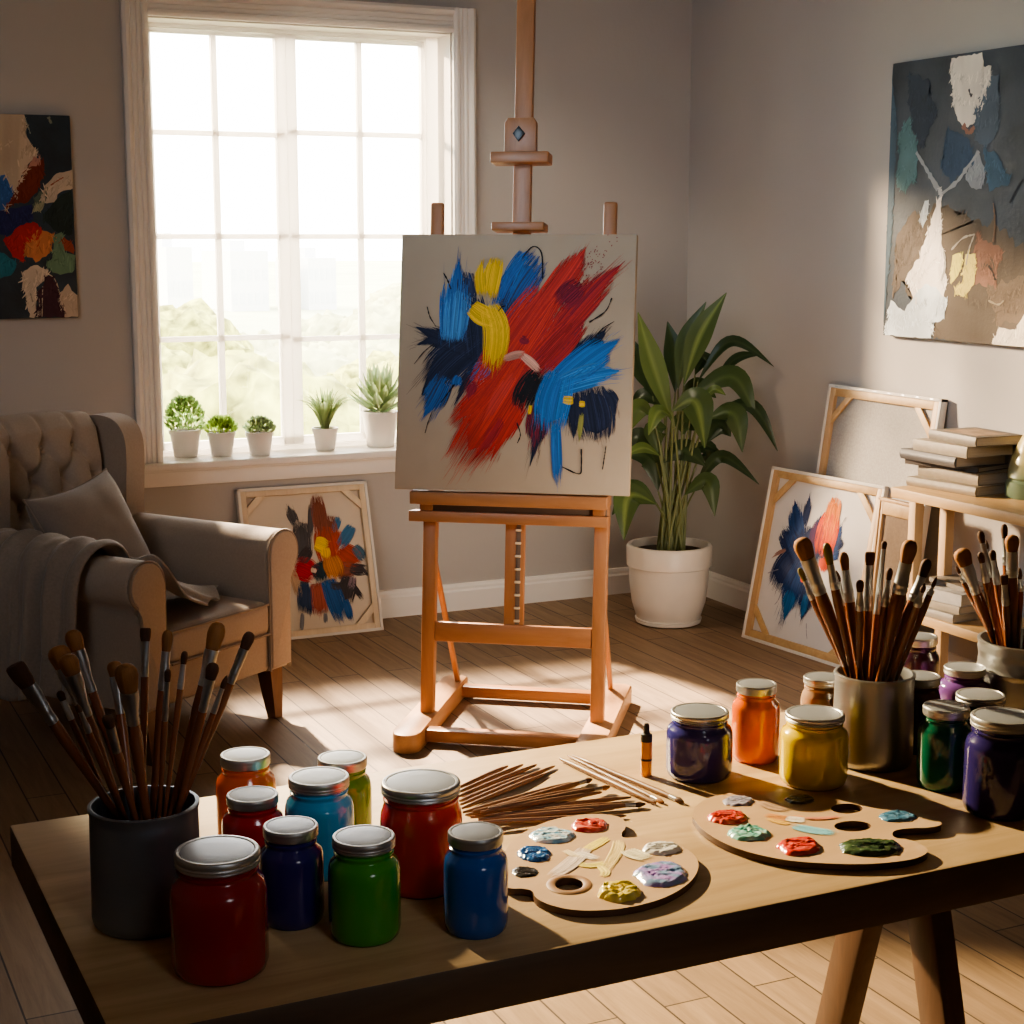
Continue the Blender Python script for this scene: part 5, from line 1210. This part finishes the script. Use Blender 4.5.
bark = plain('pale_bark', (.3, .24, .18), .9)
def far(px, Y): return onp(px, 300, (0, Y, 0), (0, 1, 0)).x
TR = [(150, 22, 352, 3.4, 0, 'sunlit tree crown low outside the window behind the leftmost sill pot'), (232, 30, 372, 3.8, 0, 'sunlit bushy tree low outside the window above the second sill pot'), (318, 38.5, 366, 4.2, 0, 'sunlit tree low outside the window above the spiky sill plant'), (400, 47.5, 352, 4.6, 0, 'sunlit tree low outside the window behind the aloe'), (168, 57.5, 298, 5.4, 0, 'rounded tree crown outside the leftmost window panes, nearest the trim'),
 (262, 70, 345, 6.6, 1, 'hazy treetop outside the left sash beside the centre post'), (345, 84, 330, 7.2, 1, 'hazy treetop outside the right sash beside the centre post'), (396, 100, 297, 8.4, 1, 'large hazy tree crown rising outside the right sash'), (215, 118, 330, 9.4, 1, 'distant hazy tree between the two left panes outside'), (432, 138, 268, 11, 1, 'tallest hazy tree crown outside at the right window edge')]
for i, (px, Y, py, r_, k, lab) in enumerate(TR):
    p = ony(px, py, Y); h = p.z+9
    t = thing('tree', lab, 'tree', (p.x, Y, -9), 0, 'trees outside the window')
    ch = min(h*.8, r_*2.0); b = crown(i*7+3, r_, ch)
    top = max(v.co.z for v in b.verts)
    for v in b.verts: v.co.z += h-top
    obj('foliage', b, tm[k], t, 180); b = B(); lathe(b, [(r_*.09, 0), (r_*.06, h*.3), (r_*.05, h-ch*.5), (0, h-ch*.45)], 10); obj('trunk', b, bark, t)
bm_ = plain('haze_tinted_concrete', (.62, .63, .65), .9)
wm_ = plain('haze_tinted_panes', (.56, .58, .61), .6)
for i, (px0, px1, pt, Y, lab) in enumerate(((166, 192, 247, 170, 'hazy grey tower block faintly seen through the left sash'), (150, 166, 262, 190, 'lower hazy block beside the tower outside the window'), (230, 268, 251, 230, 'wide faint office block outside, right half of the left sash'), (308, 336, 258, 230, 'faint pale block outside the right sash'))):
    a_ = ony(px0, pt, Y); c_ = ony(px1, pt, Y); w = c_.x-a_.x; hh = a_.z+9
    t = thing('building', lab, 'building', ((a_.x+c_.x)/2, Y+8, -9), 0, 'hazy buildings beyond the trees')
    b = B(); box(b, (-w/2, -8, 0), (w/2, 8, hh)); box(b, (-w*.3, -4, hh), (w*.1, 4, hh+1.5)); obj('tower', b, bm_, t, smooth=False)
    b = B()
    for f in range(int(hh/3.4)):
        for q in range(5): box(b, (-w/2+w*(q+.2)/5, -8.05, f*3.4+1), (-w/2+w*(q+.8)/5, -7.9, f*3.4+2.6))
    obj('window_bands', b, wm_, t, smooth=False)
# ------------------------------------------------------------------ light
sc = bpy.context.scene
w = bpy.data.worlds.new('bright_sky'); sc.world = w; w.use_nodes = True
bg = w.node_tree.nodes['Background']; bg.inputs[0].default_value = (1.0, .97, .92, 1); bg.inputs[1].default_value = 7.0
def lamp(kind, name, loc, target, energy, col, **k):
    l = bpy.data.lights.new(name, kind); l.energy = energy; l.color = col
    for a, v in k.items(): setattr(l, a, v)
    o = bpy.data.objects.new(name, l); C.objects.link(o); o.location = loc
    o.rotation_euler = (V(target)-V(loc)).to_track_quat('-Z', 'Y').to_euler(); return o
po = lamp('AREA', 'window_portal', ((WX0+WX1)/2, D+.3, (WZ0+WZ1)/2), ((WX0+WX1)/2, 0, (WZ0+WZ1)/2), 1, (1, 1, 1), shape='RECTANGLE', size=1.3, size_y=1.8)
po.data.cycles.is_portal = True
WARM = (1, .74, .47)
sun_d = V((.84, -1, -.39)); p0 = V((2.0, 6.2, 1.6))
lamp('SUN', 'sun', p0-sun_d*6, p0, 9, WARM, angle=R(5))
lamp('SPOT', 'added_steep_spot', (1.75, 10.2, 6.0), (2.2, 4.9, .1), 19000, (1, .82, .6), spot_size=R(34), spot_blend=.3, shadow_soft_size=.12)  # added outdoor spot, a second steeper sun for the floor patches
lamp('SPOT', 'added_side_spot', (.05, 5.7, 2.62), (1.37, 2.35, .45), 2200, (1, .81, .5), spot_size=R(29), spot_blend=.5, shadow_soft_size=.05)  # unseen indoor spot added to light the table and front floor
lamp('AREA', 'room_fill', (.5, 2.9, 2.5), (3.7, 4.9, 1.7), 5.5, (.62, .8, 1), shape='SQUARE', size=1.4, spread=R(75))  # unseen lamp added to brighten and cool the right wall
lamp('AREA', 'left_fill', (-.9, 2.4, 2.3), (.9, 6.2, 1.3), 2.6, (.88, .92, .97), shape='SQUARE', size=1.2, spread=R(80))  # added lamp without a real source, lifts the left back wall
lamp('SPOT', 'added_back_jar_spot', (.75, .3, 2.5), (.66, 2.06, .85), 20, (.85, .92, 1), spot_size=R(26), spot_blend=.8, shadow_soft_size=.3)  # spot added overhead to brighten the back row of jars
lamp('SPOT', 'added_jar_spot', (.95, -1.0, 1.35), (.58, 1.85, .84), 8, (.95, .96, 1), spot_size=R(30), spot_blend=.8, shadow_soft_size=.3)  # unseen spot added in front for the faces of the left jars
lamp('AREA', 'added_bounce_lamp', (2.75, 3.5, .5), (2.75, 6.2, .5), 3.2, (1, .86, .7), shape='SQUARE', size=.9, spread=R(95))  # area lamp added in place of warm bounce off the floor
lamp('SPOT', 'added_shaft_spot', (1.7, 5.6, 2.8), (3.0, 6.2, 1.2), 45, (1, .86, .68), spot_size=R(54), spot_blend=.55, shadow_soft_size=.25)  # indoor spot added to suggest the light shaft right of the window
sc.view_settings.view_transform = 'AgX'
sc.view_settings.look = 'AgX - Medium High Contrast'
sc.view_settings.exposure = 0.9
sc.cycles.use_denoising = True
sc.cycles.max_bounces = 8; sc.cycles.diffuse_bounces = 5; sc.cycles.transparent_max_bounces = 12
sc.cycles.sample_clamp_indirect = 6
sc.cycles.caustics_reflective = False; sc.cycles.caustics_refractive = False
